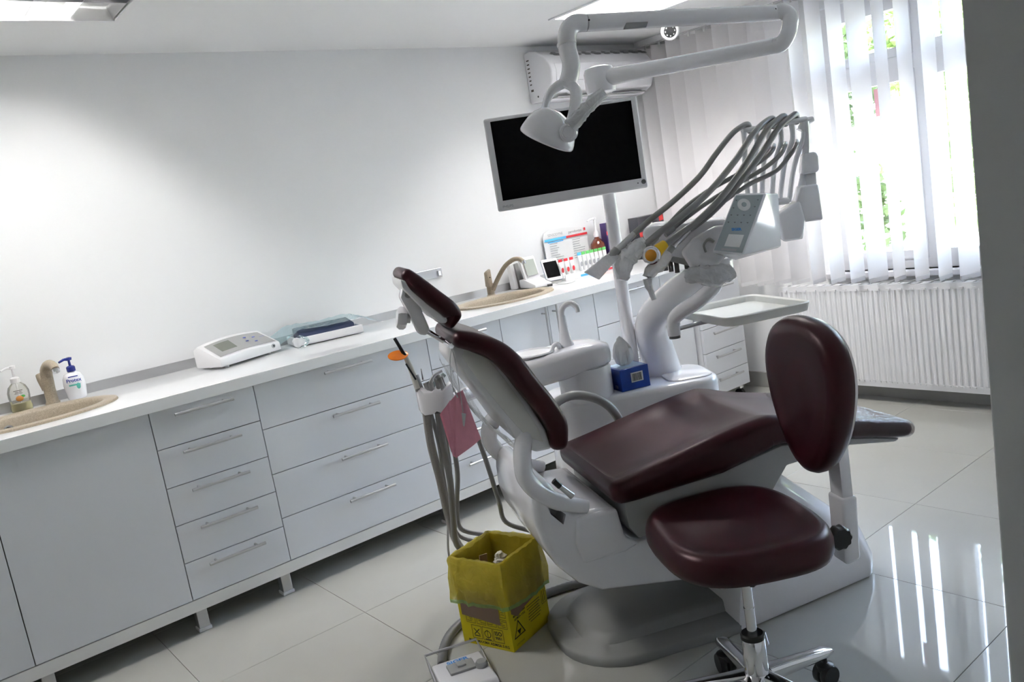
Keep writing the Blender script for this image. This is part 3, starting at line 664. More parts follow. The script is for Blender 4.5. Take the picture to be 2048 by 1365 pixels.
for k in range(46):
    y = ra+.015+(rb-ra-.03)*k/45
    for kind_, hw, za, zb2 in ((0, .008, rz0+.026, rz0+.034), (1, .010, rz1-.030, rz1-.020)):
        if kind_ and k % 2: continue
        if kind_ not in dm: ob = MB().bb(rx-.0035, rx+.005, -hw, hw, za, zb2).build('dimple', wplas2, t, smooth=False, off=OFF[t.name]); dm[kind_] = ob.data
        else: ob = bpy.data.objects.new('dimple', dm[kind_]); COL.objects.link(ob); ob.parent = t
        ob.location = (0, y, 0)
MB().tube([(WX-.03, rb+.03, .12), (WX-.09, rb+.005, .12)], .009, 8).tube([(WX-.03, rb+.03, 0), (WX-.03, rb+.03, .12)], .009, 8).build('supply_pipe', wplas2, t)
for yy in (ra+.25, rb-.25): MB().bb(rx+.0705, WX-.003, yy-.02, yy+.02, .2, .55).build('bracket', wplas2, t, smooth=False)

t = thing('vertical_blind', 'white vertical fabric blind hanging from the ceiling across the window', 'blind', (3.9, -1.5, H))
MB().bb(3.87, 3.93, -3.2, -.04, H-.008, H-.0005).bb(3.87, 3.873, -3.2, -.04, H-.032, H-.0082).bb(3.927, 3.93, -3.2, -.04, H-.032, H-.0082).bb(3.8732, 3.892, -3.2, -.04, H-.032, H-.029).bb(3.908, 3.9268, -3.2, -.04, H-.032, H-.029).build('head_rail', wplas2, t, smooth=False)
SW = .127
def slat_mesh(z0):
    mb = MB(); R = []
    nn = 6
    for z in (z0, z0+.03, 1.0, 1.5, H-.062, H-.05): R.append([(.006*(1-(2*i/nn-1)**2), -SW/2+SW*i/nn, z) for i in range(nn+1)])
    ob = mb.rings(R, closed=False).build('slat', blindm, t, off=(0, 0, 0))
    return ob
base_slat = {}
for k in range(28):
    y = -.10-.1135*k
    z0 = .667 if y < -.64 else .93
    a_ = math.radians((88 if y < -1.05 else 74)+random.uniform(-4, 4))
    if k in (12, 16): a_ = math.radians(70)
    if z0 not in base_slat: ob = slat_mesh(z0); base_slat[z0] = ob
    else: ob = bpy.data.objects.new('slat', base_slat[z0].data); COL.objects.link(ob); ob.parent = t
    ob.location = Vector((3.90, y, 0))-Vector(OFF[t.name]); ob.rotation_euler = (0, 0, a_)
    hk = MB().bb(3.897, 3.903, y-.006, y+.006, H-.06, H-.010).build('hanger', wplas2, t, smooth=False)
    if z0 < .8:
        d = Vector((-math.sin(a_), math.cos(a_), 0)); c = Vector((3.90, y, .674))
        MB().box(c, (.003, SW-.006, .022), rz=a_).build('bottom_weight', wplas2, t, smooth=False)
mb = MB()
pts = []
for k in range(5, 28): 
    y = -.10-.1135*k; pts += [(3.885, y+.02, .672), (3.885, y-.055, .660)]
MB().tube(pts, .0012, 5).build('bead_chain', wplas2, t)

ac = thing('air_conditioner', 'white wall-mounted air conditioner under the ceiling corner', 'air conditioner', (3.4, -.1, 1.9))
prof = [(0, 2.175), (-.05, 2.178), (-.10, 2.165), (-.165, 2.125), (-.205, 2.075), (-.212, 2.04), (-.205, 1.99), (-.175, 1.93), (-.10, 1.895), (-.0, 1.895)]
MB().prism([(2.985, y, z) for y, z in prof], (0, 0, 0), (.845, 0, 0)).build('casing', wplas, ac, bevel=.010, seg=3)
MB().prism([(3.02, y, z) for y, z in [(-.2065, 2.078), (-.2165, 2.04), (-.2095, 1.985), (-.2, 1.985), (-.2, 2.078)]], (0, 0, 0), (.79, 0, 0)).build('front_panel', wplas, ac, bevel=.002)
sl = Vector((0, -.065, -.04)).normalized(); nn = Vector((0, -.04, .065)).normalized() if False else Vector((0, -.52, .85)).normalized()
for k in range(5):
    for j, (w_, off_) in enumerate(((.085, .0), (.075, .08))):
        for u_, s2 in ((-.012, .5), (.008, 1.), (.026, .7)):
            c = Vector((3.10+.16*k+off_, -.1325, 2.145))+sl*u_+nn*.001
            MB().lathe([(w_/2*s2, 0), (w_/2*s2*.9, .0012), (.0005, .0014)], c, 14, axis=nn, sy=.34).build('vent', hosed, ac)
text('SAMSUNG', .022, (3.42, -.2178, 2.032), (1, 0, 0), (0, -.1, 1), blackt, 'lettering', ac)
MB().bb(3.05, 3.78, -.165, -.10, 1.9015, 1.906).build('outlet_slot', gplas, ac, smooth=False)
mb = MB()
for k in range(7): quad(mb, (2.9845, -.03, 2.13-.022*k), (0, -1, 0), (0, 0, 1), .022-.001*k, .007)
quad(mb, (2.9845, -.035, 1.965), (0, -1, 0), (0, 0, 1), .022, .012)
mb.build('rating_sticker', blackt, ac, smooth=False)
MB().lathe([(.006, 0), (.0004, .002)], (2.985, -.075, 1.925), 10, axis=(-1, 0, 0)).build('screw_cap', black, ac)

c = Vector((3.395, -.72, H))
t = thing('ceiling_camera', 'small round white ceiling camera with black lens near the blind rail', 'camera', tuple(c))
dv = (Vector(CAM)-c).normalized(); dv = Vector((dv.x, dv.y, -.22)).normalized(); b_ = c+Vector((0, 0, -.10))
MB().lathe([(.05, -.0), (.048, -.02), (.03, -.03), (.022, -.09)], c, 24).build('mount', wplas2, t)
MB().lathe([(.03, -.05), (.045, -.045), (.048, 0), (.042, .012), (.034, .014)], b_+dv*.01, 24, axis=dv).build('housing', wplas2, t)
MB().lathe([(.034, .0), (.033, .006), (.02, .008), (.001, .009)], b_+dv*.018, 24, axis=dv).build('lens', black, t)
mb = MB(); x_, y_, _ = rot_to(dv)
for k in range(8):
    a_ = 2*PI*k/8; mb.lathe([(.0035, 0), (.001, .002)], b_+dv*.0255+(x_*math.cos(a_)+y_*math.sin(a_))*.024, 8, axis=dv)
mb.build('infrared_diodes', gplas, t)

# ================================================================== DENTAL CHAIR
ch = cthing('dental_chair', 'maroon upholstered dental chair with white shell and grey floor plate', 'dental chair', (.4, 0, 0))
loft([(.125, .556), (.22, .572), (.43, .612), (.58, .634), (.64, .632), (.74, .60), (.90, .560), (1.085, .512)], [.255, .255, .255, .255, .255, .252, .25, .245],
     [.072, .085, .115, .105, .095, .075, .06, .05], r=.03, er=.032, dish=.020, flip=-1).build('seat_cushion', maroon, ch, ang=60)
loft([(.885, .5645), (.98, .541), (1.095, .513)], [.254, .252, .249], [.064, .060, .055], r=.03, er=.026, flat=4, flip=-1).build('foot_cover', footfilm, ch, ang=60)
# grey under-shell
MB().prism(poly_t([(.135, .485), (.137, .41), (.165, .368), (.30, .385), (.45, .408), (.60, .40), (.66, .47), (.88, .482), (1.04, .455), (1.06, .462), (.90, .50), (.65, .535), (.42, .497)], -.232), (0, 0, 0), (0, .464, 0)).build('seat_shell', gplas, ch, bevel=.012, seg=2)
# white body
body = [(-.118, .60), (-.128, .54), (-.13, .48), (-.118, .42), (-.085, .345), (-.03, .278), (.035, .238), (.20, .212), (.33, .190), (.42, .12), (.47, .30), (.46, .395), (.16, .36), (.115, .40), (.108, .478), (-.02, .488), (-.072, .60)]
BODY = MB().prism(poly_t(body, -.225), (0, 0, 0), (0, .45, 0))
body_ob = BODY.build('body', wplas, ch, bevel=.02, seg=3)
MB().prism(poly_t([(-.012, .478), (-.028, .40), (-.012, .335), (.12, .338), (.165, .352), (.125, .385), (.112, .474)], -.230), (0, 0, 0), (0, .460, 0)).build('side_panel', wplas, ch, bevel=.012, seg=3)
# curved hoop between backrest and body, near and far side
for sg in (-1, 1):
    MB().tube([(-.095, sg*.150, .725), (-.118, sg*.178, .70), (-.132, sg*.202, .66), (-.132, sg*.211, .62), (-.105, sg*.212, .575), (-.05, sg*.212, .53), (.03, sg*.212, .495)], [.024, .025, .025, .025, .025, .024, .018], 12, ry=1.1, smooth=5).build('hoop', wplas, ch)
sl_ = [ct(1086, 998, -.225), ct(1104, 1010, -.225), ct(1132, 1030, -.225), ct(1127, 1050, -.225), ct(1102, 1030, -.225)]
cut = MB().prism([(p_.x, -.225, p_.z) for p_ in sl_], (0, -.05, 0), (0, .07, 0)).build('cut', wplas, ch, smooth=False)
md = body_ob.modifiers.new('b', 'BOOLEAN'); md.object = cut; md.operation = 'DIFFERENCE'; md.solver = 'EXACT'
bpy.context.view_layer.update(); dg = bpy.context.evaluated_depsgraph_get(); me = bpy.data.meshes.new_from_object(body_ob.evaluated_get(dg))
body_ob.modifiers.clear(); body_ob.data = me; bpy.data.objects.remove(cut)
MB().tube([(-.055, -.232, .592), (-.015, -.236, .545)], [.007, .010], 10).build('lever', steel, ch)
MB().tube([(-.06, -.231, .60), (-.045, -.2335, .58)], [.009, .009], 10).build('lever_grip', black, ch)
# base on the floor
def foot(s0, s1, w0, w1, z): return [(s0, -w0, z), (s1, -w1, z), (s1+.05, -w1+.06, z), (s1+.05, w1-.06, z), (s1, w1, z), (s0, w0, z)]
MB().rings([foot(.43, .96, .25, .165, .0), foot(.435, .962, .248, .165, .05), foot(.46, .93, .235, .155, .15), foot(.49, .80, .21, .14, .27), foot(.48, .66, .19, .13, .40)]).build('base', wplas, ch, bevel=.012, seg=2)
# grey floor plate
def plate(s0, s1, w_, r, z, n=8):
    o = []
    for cx_, cy_, a0 in ((s1-r, w_-r, 0), (s0+r, w_-r, PI/2), (s0+r, -(w_-r), PI), (s1-r, -(w_-r), 1.5*PI)):
        for i in range(n+1): o.append((cx_+r*math.cos(a0+PI/2*i/n), cy_+r*math.sin(a0+PI/2*i/n), z))
    return o
MB().rings([plate(-.075, .62, .248, .20, 0), plate(-.075, .62, .248, .20, .022), plate(-.068, .615, .241, .195, .030), plate(-.01, .60, .165, .10, .033), plate(.006, .60, .152, .095, .056), plate(.018, .6, .142, .09, .062)]).build('floor_plate', gplate, ch, ang=50)
# backrest
loft([(.012, .69), (.016, .75), (-.012, .82), (-.048, .885), (-.082, .95), (-.125, 1.0), (-.185, 1.035), (-.222, 1.048)], [.21, .215, .215, .21, .205, .19, .175, .165], [.055, .062, .062, .062, .062, .06, .055, .05], r=.028, er=.026).build('backrest', maroon, ch, ang=60)
shell = [(-.035, .675), (-.045, .73), (-.085, .82), (-.125, .905), (-.165, .975), (-.235, 1.015), (-.268, 1.005), (-.272, .965), (-.235, .90), (-.175, .80), (-.13, .715), (-.085, .675)]
def taper(mb):      # the shell narrows towards its top
    o = []
    for s_, t_, z_ in mb.v:
        k = (z_-.68)/.33; o.append((s_+.014*k, t_*(1-.40*k), z_))
    mb.v = o; return mb
bs = taper(MB().prism(poly_t(shell, -.185), (0, 0, 0), (0, .37, 0))).build('backrest_shell', wplas2, ch, bevel=.010, seg=3)
ins = [(-.060, .70), (-.066, .735), (-.10, .815), (-.14, .895), (-.178, .958), (-.235, .992), (-.247, .975), (-.21, .90), (-.155, .805), (-.105, .725)]
taper(MB().prism(poly_t(ins, -.186), (0, -.0025, 0), (0, .02, 0))).build('side_inset', cream, bs, bevel=.001)
rr_ = random.Random(11); R = []
for j in range(9):
    v = j/8; R.append([Vector((-.268+.165*v-.022*math.sin(PI*v)+rr_.uniform(-.004, .004), (-.19+.38*i/8)*(.55+.45*v), .96-.29*v-.012*math.sin(PI*v)-.02*math.sin(PI*i/8)+rr_.uniform(-.005, .005))) for i in range(9)])
MB().rings(R, closed=False).build('protective_film', clearfilm, ch, smooth=False)
# headrest
loft([(-.232, 1.06), (-.212, 1.085), (-.222, 1.12), (-.262, 1.165), (-.305, 1.212), (-.325, 1.232)], [.11, .125, .13, .13, .125, .11], [.034, .046, .05, .05, .046, .036], r=.022, er=.018, flat=6).build('headrest', maroon, ch, ang=60)
hs = [(-.245, 1.070), (-.262, 1.10), (-.30, 1.15), (-.345, 1.205), (-.362, 1.215), (-.36, 1.19), (-.315, 1.125), (-.275, 1.075)]
hsh = MB().prism(poly_t(hs, -.105), (0, 0, 0), (0, .21, 0)).build('headrest_shell', wplas2, ch, bevel=.006, seg=2)
link = [(-.352, 1.19), (-.33, 1.178), (-.318, 1.15), (-.308, 1.10), (-.298, 1.058), (-.31, 1.042), (-.33, 1.048), (-.345, 1.10), (-.364, 1.16)]
lk = MB().prism(poly_t(link, -.055), (0, 0, 0), (0, .05, 0)).build('headrest_bracket', wplas, ch, bevel=.006, seg=2)
MB().tube([(-.342, -.062, 1.165), (-.342, .0, 1.165)], .0095, 16).build('pivot_pin', alum, lk)
MB().tube([(-.345, -.03, 1.095), (-.358, -.03, 1.098)], .013, 14).build('knob_shaft', wplas2, lk)
mb = MB(); R = []
for h_, q in ((0, .85), (.006, 1.), (.018, 1.), (.026, .8)):
    R.append([Vector((-.356, -.03, 1.098))+Vector((-.97, 0, .24))*h_+(Vector((.24, 0, .97))*math.cos(2*PI*k/24)+Vector((0, 1, 0))*math.sin(2*PI*k/24))*(.03*q*(1+.09*math.cos(6*2*PI*k/24))) for k in range(24)])
mb.rings(R).build('knob', wplas, lk)
MB().tube([(-.312, -.03, 1.058), (-.27, -.03, 1.02), (-.228, -.03, .985)], .0075, 12).build('headrest_rod', chrome, ch)
MB().tube([(-.2585, .0, 1.0105), (-.2585, -.128, 1.0105)], .0075, 14).build('rod_clamp', chrome, ch)
# far armrest
MB().tube([(.10, .285, .655), (.14, .29, .685), (.203, .30, .690), (.273, .30, .664), (.323, .30, .62), (.352, .30, .56), (.36, .28, .50), (.36, .20, .44)], .016, 12, smooth=5).build('armrest', gplas, ch)

# ================================================================== BIB WITH CHAIN
bb_ = cthing('bib', 'folded pink paper bib hanging on a chain from the headrest rod', 'bib', tuple(ct(918, 785, -.13)))
def sheet(corners, m_, name, parent, n=8, wob=.004, seed=2):
    rr = random.Random(seed); TL, TR, BR, BL = map(Vector, corners); R = []
    for j in range(n+1):
        row = []
        for i in range(n+1):
            a_, b_ = i/n, j/n; p_ = (TL*(1-a_)+TR*a_)*(1-b_)+(BL*(1-a_)+BR*a_)*b_
            row.append(p_+Vector((0, wob*math.sin(a_*4+seed)+rr.uniform(-.0006, .0006), 0)))
        R.append(row)
    return MB().rings(R, closed=False).build(name, m_, parent, ang=80)
sheet([ct(912, 788, -.13), ct(925, 780, -.13), ct(962, 878, -.13), ct(912, 918, -.13)], pinkm, 'front_sheet', bb_)
sheet([ct(883, 826, -.125), ct(915, 786, -.125), ct(914, 918, -.125), ct(905, 912, -.125)], pinkm, 'folded_sheet', bb_, seed=5)
sheet([ct(880, 830, -.12), ct(900, 800, -.12), ct(912, 914, -.12), ct(903, 905, -.12)], pinkm, 'back_sheet', bb_, seed=8)
MB().tube([(-.2585, -.1235, 1.003), ct(900, 722, -.13), ct(902, 750, -.13), ct(907, 785, -.13)], .0012, 6, smooth=4).tube([(-.2585, -.1235, 1.003), ct(911, 725, -.135), ct(918, 770, -.135), ct(926, 825, -.14)], .0012, 6, smooth=4).build('chain', steel, bb_)
MB().hexa([ct(903, 772, -.135), ct(908, 776, -.135), ct(917, 796, -.135), ct(914, 796, -.135), ct(903, 772, -.12), ct(908, 776, -.12), ct(917, 796, -.12), ct(914, 796, -.12)]).build('clip', steel, bb_, smooth=False)
MB().hexa([ct(923, 826, -.142), ct(932, 828, -.142), ct(929, 854, -.142), ct(926, 852, -.142), ct(923, 826, -.134), ct(932, 828, -.134), ct(929, 854, -.134), ct(926, 852, -.134)]).build('clip', alum, bb_, smooth=False)

# ================================================================== DENTAL UNIT: cabinet, cuspidor, column
un = cthing('dental_unit', 'white dental unit cabinet with cuspidor and curved column beside the chair', 'dental unit', (.45, .52, 0))
def rr_ring(c, w_, d_, r, z, q=-.16): return [(c[0]+x*math.cos(q)-y*math.sin(q), c[1]+x*math.sin(q)+y*math.cos(q), z) for x, y in rrect(w_, d_, r, 6, 3)]
MB().rings([rr_ring((.47, .55), .27, .10, .06, 0), rr_ring((.47, .55), .27, .10, .06, .03), rr_ring((.47, .55), .30, .13, .08, .06), rr_ring((.50, .55), .315, .155, .09, .40), rr_ring((.50, .55), .32, .16, .09, .608), rr_ring((.50, .55), .315, .155, .085, .622), rr_ring((.50, .55), .30, .14, .07, .628)]).build('cabinet', wplas, un, ang=50)
MB().rings([rr_ring((.71, .50), .085, .11, .05, .626), rr_ring((.71, .50), .085, .11, .05, .632), rr_ring((.71, .50), .075, .10, .045, .637)]).build('deck_cover', wplas, un, ang=50)
MB().lathe([(.095, .62), (.098, .63), (.098, .735), (.096, .74)], (.315, .50, 0), 32).build('cuspidor_base', wplas, un)
MB().lathe([(.082, .733), (.082, .752)], (.315, .50, 0), 32).build('cuspidor_joint', wplas2, un)
# cuspidor body sweeping to the left
R = []
for s_, w_, zb_, zt_ in ((.00, .03, .765, .79), (.012, .06, .745, .80), (.06, .085, .725, .812), (.13, .10, .715, .820), (.22, .105, .722, .826), (.30, .105, .738, .830), (.37, .09, .740, .826), (.405, .06, .742, .815), (.418, .025, .75, .80)):
    R.append([(s_, .50+x, (zb_+zt_)/2+y) for x, y in rrect(w_, (zt_-zb_)/2, .03, 5, 4)])
MB().rings(R).build('cuspidor_body', wplas, un, ang=50)
MB().lathe([(.082, .826), (.078, .831), (.070, .825), (.055, .79), (.02, .775), (.001, .772)], (.13, .50, 0), 32).build('bowl', wplas, un)
tp = MB().lathe([(.030, .825), (.029, .835), (.022, .85), (.016, .90), (.013, .94)], (.262, .50, 0), 20).tube([(.262, .50, .93), (.263, .50, .955), (.275, .492, .975), (.297, .482, .98), (.315, .475, .965), (.318, .473, .945)], [.013, .012, .011, .0105, .010, .0095], 12, smooth=5).build('rinse_spout', wplas, un)
MB().tube([(.232, .48, .825), (.222, .475, .845), (.205, .47, .842), (.193, .468, .825)], [.010, .009, .008, .007], 10, smooth=3).build('cup_filler', wplas, un)
# column that carries the console
MB().tube([(.668, .60, .615), (.655, .588, .68), (.632, .56, .76), (.608, .50, .855), (.64, .37, .945), (.71, .25, 1.015), (.76, .19, 1.04)], [.078, .070, .066, .060, .056, .053, .05], 20, smooth=5).build('column', wplas, un, ang=60)
MB().tube([(.72, .17, 1.0), (.72, .17, 1.075)], [.06, .055], 20).build('column_joint', wplas, un)
# suction arm to the left
MB().tube([(.06, .48, .755), (-.05, .42, .76), (-.16, .34, .765), (-.225, .27, .775)], [.022, .02, .019, .018], 12, ry=1.3, smooth=4).build('suction_arm', wplas, un)
# hoses
hold = cthing('suction_holder', 'white suction holder with grey cradles on an arm behind the backrest', 'instrument holder', tuple(ca(868, 800, 2.66)))
hp = [ca(833, 778, 2.64), ca(868, 788, 2.62), ca(905, 760, 2.66)]
mbh = MB()
TLs = [ca(832, 772, 2.64), ca(846, 790, 2.63), ca(866, 788, 2.62), ca(872, 780, 2.62), ca(885, 785, 2.62), ca(908, 762, 2.66)]
BLs = [ca(842, 826, 2.64), ca(850, 833, 2.63), ca(868, 830, 2.62), ca(874, 826, 2.62), ca(890, 830, 2.62), ca(905, 815, 2.66)]
vz = Vector((0, .05, 0))
mbh.rings([TLs+[p+vz for p in reversed(TLs)], BLs+[p+vz for p in reversed(BLs)]]).build('holder_body', wplas, hold, bevel=.004)
for a_, b_, c_, w_ in (((829, 752), (840, 782), 2.65, .018), ((853, 765), (866, 795), 2.64, .017), ((872, 752), (880, 778), 2.67, .014)):
    MB().tube([ca(*a_, c_), ca(*b_, c_)], w_*.75, 10).build('cradle', gplas, hold)
MB().hexa([ca(838, 790, 2.635), ca(886, 745, 2.69), ca(893, 752, 2.69), ca(846, 797, 2.635), ca(838, 788, 2.67), ca(886, 743, 2.72), ca(893, 750, 2.72), ca(846, 795, 2.67)]).build('key_strip', mat('aqua_grey_panel', (.42, .50, .50), .4), hold, smooth=False, bevel=.002)
def hang(name, label, cat, pts, r, m_=None, extra=None, group='hoses hanging from the suction holder'):
    P = [ca(*p_) for p_ in pts]; P = [Vector((q.x, q.y, max(q.z, r+.001))) for q in P]
    base = tuple(min(P, key=lambda q: q.z)); t_ = cthing(name, label, cat, base, group)
    MB().tube(P, r, 12, smooth=6).build('hose', m_ or hosem, t_)
    return t_
ribm = mat('ribbed_grey_hose', (.33, .31, .29), .5, var=.08, vscale=200, bump=.3, bscale=200)
ta = hang('suction_hose', 'thick ribbed grey suction hose under the holder', 'hose', [(853, 828, 2.645), (862, 890, 2.70), (880, 960, 2.78), (896, 1030, 2.86), (914, 1085, 2.93), (945, 1105, 2.97), (1040, 1090, 3.03)], .0135, ribm)
hang('suction_hose', 'slim grey hose between the thick suction hoses', 'hose', [(862, 828, 2.665), (878, 890, 2.755), (886, 950, 2.83), (897, 1010, 2.905), (918, 1072, 2.985), (970, 1085, 3.05)], .007)
hang('suction_hose', 'smooth mid-grey hose beside the ribbed suction hose', 'hose', [(876, 825, 2.645), (886, 890, 2.69), (900, 960, 2.75), (906, 1030, 2.82), (914, 1090, 2.885), (950, 1118, 2.93)], .011)
hang('suction_hose', 'grey hose emerging below the pink bib tip', 'hose', [(894, 820, 2.665), (905, 880, 2.76), (915, 950, 2.85), (914, 1015, 2.94), (922, 1058, 3.02), (965, 1070, 3.09)], .0085)
hang('suction_hose', 'single grey hose slanting from the bib to the floor behind the bin', 'hose', [(930, 815, 2.75), (957, 880, 2.80), (978, 940, 2.86), (998, 1005, 2.93), (1012, 1045, 2.99), (1060, 1062, 3.06)], .0085)
hang('suction_cable', 'thin grey cable looping beside the yellow bin bag', 'cable', [(884, 828, 2.68), (897, 900, 2.80), (903, 960, 2.90), (899, 1020, 2.95), (896, 1062, 2.93), (897, 1106, 2.90), (907, 1136, 2.87), (935, 1146, 2.87)], .004)
t = cthing('curing_light', 'white and black curing light with orange oval shield in the suction holder', 'curing light', tuple(ca(836, 778, 2.65)))
MB().tube([ca(836, 778, 2.645), ca(826, 748, 2.645), ca(812, 715, 2.645)], [.011, .010, .008], 12).build('body', mat('ivory_plastic', (.74, .72, .66), .35), t)
MB().tube([ca(810, 712, 2.645), ca(800, 695, 2.645), ca(789, 677, 2.645)], [.0065, .006, .0055], 10).build('light_guide', black, t)
MB().tube([ca(812, 728, 2.630), ca(832, 760, 2.632)], .003, 6).build('black_stripe', black, t)
cs_ = ca(796, 712, 2.635); ax = Vector((.25, -.55, .75)).normalized()
MB().lathe([(.026, 0), (.027, .002), (.025, .004), (.0005, .0045)], cs_, 28, axis=ax, sx=1.35, sy=.8).build('shield', orange, t)
MB().tube([ca(846, 760, 2.66), ca(842, 738, 2.66)], [.003, .001], 6).build('needle', steel, t)
t = cthing('saliva_ejector', 'grey angled air syringe standing in the suction holder', 'instrument', tuple(ca(866, 790, 2.64)))
MB().tube([ca(868, 800, 2.635), ca(860, 768, 2.635)], [.009, .010], 10).build('body', gplas, t)
MB().tube([ca(860, 768, 2.635), ca(868, 752, 2.635), ca(884, 742, 2.64)], [.007, .005, .004], 8, smooth=3).build('nozzle', steel, t)
t = cthing('saliva_ejector', 'dark grey suction handpiece beside the key strip', 'instrument', tuple(ca(884, 780, 2.66)))
MB().tube([ca(890, 790, 2.655), ca(878, 755, 2.655)], [.006, .008], 10).build('body', gplas, t)
MB().tube([ca(878, 757, 2.65), ca(872, 748, 2.65)], [.011, .008], 10).build('head', steel, t)
MB().tube([ca(896, 785, 2.66), ca(884, 752, 2.66)], [.003, .003], 8).build('nozzle', steel, t)

# ================================================================== TISSUE BOX
bb0 = ca(1232, 783, 3.10); zb_ = .629
t = cthing('tissue_box', 'blue tissue box with white tissue on the dental unit', 'tissue box', (.475, .51, zb_))
TB = mat('blue_card', (.02, .07, .36), .3, var=.3, vscale=18)
c0 = Vector((.476, .490, 0)); a_ = math.radians(6); M3 = Matrix.Rotation(a_, 3, 'Z')
bw, bd, bh = .118, .118, .082
MB().box((c0.x, c0.y, zb_+bh/2), (bw, bd, bh), rz=a_).build('carton', TB, t, smooth=False, bevel=.0015)
xr = M3 @ Vector((1, 0, 0)); yf = M3 @ Vector((0, -1, 0))
fc = Vector((c0.x, c0.y, zb_))+yf*(bd/2)
quad(MB(), fc+xr*.008+Vector((0, 0, .045)), xr, (0, 0, 1), .05, .036, .0008).build('barcode_label', whitep, t, smooth=False)
mb = MB(); rb_ = random.Random(3); x_ = -.02
while x_ < .02:
    w_ = rb_.choice((.0008, .0015, .0022)); quad(mb, fc+xr*(.008+x_+w_/2)+Vector((0, 0, .045)), xr, (0, 0, 1), w_, .028, .0014); x_ += w_+rb_.choice((.001, .0016))
mb.build('barcode', inkm, t, smooth=False)
text('150', .016, Vector((c0.x, c0.y, zb_+.014))-xr*(bw/2)+yf*.02, M3 @ Vector((0, -1, 0)), (0, 0, 1), whitep, 'lettering', t)
quad(MB(), Vector((c0.x, c0.y, zb_+bh)), xr, -yf, .10, .10, .0008).build('pale_top', mat('pale_blue_card', (.45, .60, .80), .4), t, smooth=False)
rr = random.Random(9); R = []
for j, (rad, h_) in enumerate(((.012, 0), (.024, .012), (.032, .035), (.028, .06), (.018, .085), (.010, .10), (.003, .108))):
    R.append([Vector((c0.x+rad*1.2*math.cos(2*PI*k/14)*(1+rr.uniform(-.25, .25))-.12*h_, c0.y+rad*.45*math.sin(2*PI*k/14)*(1+rr.uniform(-.4, .4)), zb_+bh+h_+rr.uniform(-.008, .008)*(j > 0))) for k in range(14)])
MB().rings(R).build('tissue', mat('white_tissue', (.85, .85, .85), .9, bump=.2, bscale=80), t, smooth=False)

# ================================================================== MONITOR, POST, DENTAL LAMP
mo = cthing('monitor', 'black-screened monitor in white frame on a post behind the lamp', 'monitor', (.555, .55, .60))
ML, MR_ = Vector((.098, .535, 0)), Vector((.652, .465, 0)); mx = (MR_-ML).normalized(); mn = Vector((mx.y, -mx.x, 0)); mc = (ML+MR_)/2; mw = (MR_-ML).length; z0, z1 = 1.342, 1.668
def mp(u, z, d=0.): return ML+mx*u*mw+Vector((0, 0, z))+mn*d
MB().hexa([mp(0, z1), mp(1, z1), mp(1, z0), mp(0, z0), mp(.02, z1-.006, -.04), mp(.98, z1-.006, -.04), mp(.98, z0+.006, -.04), mp(.02, z0+.006, -.04)]).build('casing', wplas2, mo, bevel=.008, seg=3)
quad(MB(), mp(.5, (z0+z1)/2+.012), mx, (0, 0, 1), mw*.915, (z1-z0)*.845, .0008).build('screen', screenm, mo, smooth=False)
text('PHILIPS', .012, mp(.07, z0+.016), mx, (0, 0, 1), greyp, 'lettering', mo, lift=.001)
MB().lathe([(.0085, .0005), (.0085, .002), (.0065, .002), (.0065, .0005)], mp(.968, z0+.024), 20, axis=mn).build('power_ring', hosed, mo)
MB().lathe([(.0028, .0005), (.0004, .001)], mp(.93, z0+.022), 10, axis=mn).build('indicator', hosed, mo)
MB().tube([(.540, .582, .627), (.540, .582, 1.0), (.540, .582, 1.5), (.540, .582, 1.72)], [.032, .030, .029, .029], 20, ry=.8).build('post', wplas, mo, ang=60)
MB().hexa([mp(.62, 1.58, -.04), mp(.88, 1.58, -.04), mp(.88, 1.42, -.04), mp(.62, 1.42, -.04), (.515, .58, 1.56), (.565, .58, 1.56), (.565, .58, 1.44), (.515, .58, 1.44)]).build('mount', wplas2, mo, bevel=.004)
la = cthing('dental_lamp', 'white dental lamp on a long folding tube arm above the chair', 'dental lamp', (.555, .54, 1.70))
E1, E2 = ca(1550, 91, 2.60), ca(1553, 25, 2.60); P1 = Vector((.555, .545, 1.752))
LE = ca(1172, 46, 2.42)
MB().lathe([(.035, 1.70), (.052, 1.705), (.056, 1.72), (.056, 1.775), (.05, 1.79), (.03, 1.797)], (.555, .548, 0), 24).build('arm_hub', wplas, la)
mid = P1*.45+E1*.55
MB().tube([P1, P1*.8+E1*.2, mid, E1], [.032, .028, .0255, .0245], 20, smooth=3).build('lower_arm', wplas, la, ang=60)
dx = (E1-P1).normalized()
MB().tube([E1, E1+dx*.020+Vector((0, 0, .001)), E1+dx*.040+Vector((0, 0, .020)), E1*.5+E2*.5+dx*.044, E2+dx*.040+Vector((0, 0, -.020)), E2+dx*.020, E2], [.0245]*7, 20, smooth=5).build('elbow', wplas, la, ang=60)
ub = MB().tube([E2, E2*.75+LE*.25, E2*.4+LE*.6, LE], [.0245, .0245, .0245, .0245], 20, smooth=3).build('upper_arm', wplas, la, ang=60)
for px_, py_, dd in ((1551, 18, 2.572), (1178, 40, 2.39)): MB().lathe([(.003, 0), (.0004, .001)], ca(px_, py_, dd), 8, axis=cl(Vector(CAM))-ca(px_, py_, dd)).build('screw', black, ub)
q0, q1, q2, q3 = ca(1253, 45, 2.432), ca(1297, 43, 2.445), ca(1293, 55, 2.445), ca(1249, 58, 2.432)
MB().prism([q0, q1, q2, q3], (0, .0, 0), (0, .012, 0)).build('badge', gplas, ub, bevel=.002)
wr = [LE, ca(1148, 48, 2.415), ca(1135, 66, 2.415), ca(1135, 98, 2.415), ca(1142, 125, 2.41), ca(1140, 150, 2.41), ca(1133, 170, 2.41)]
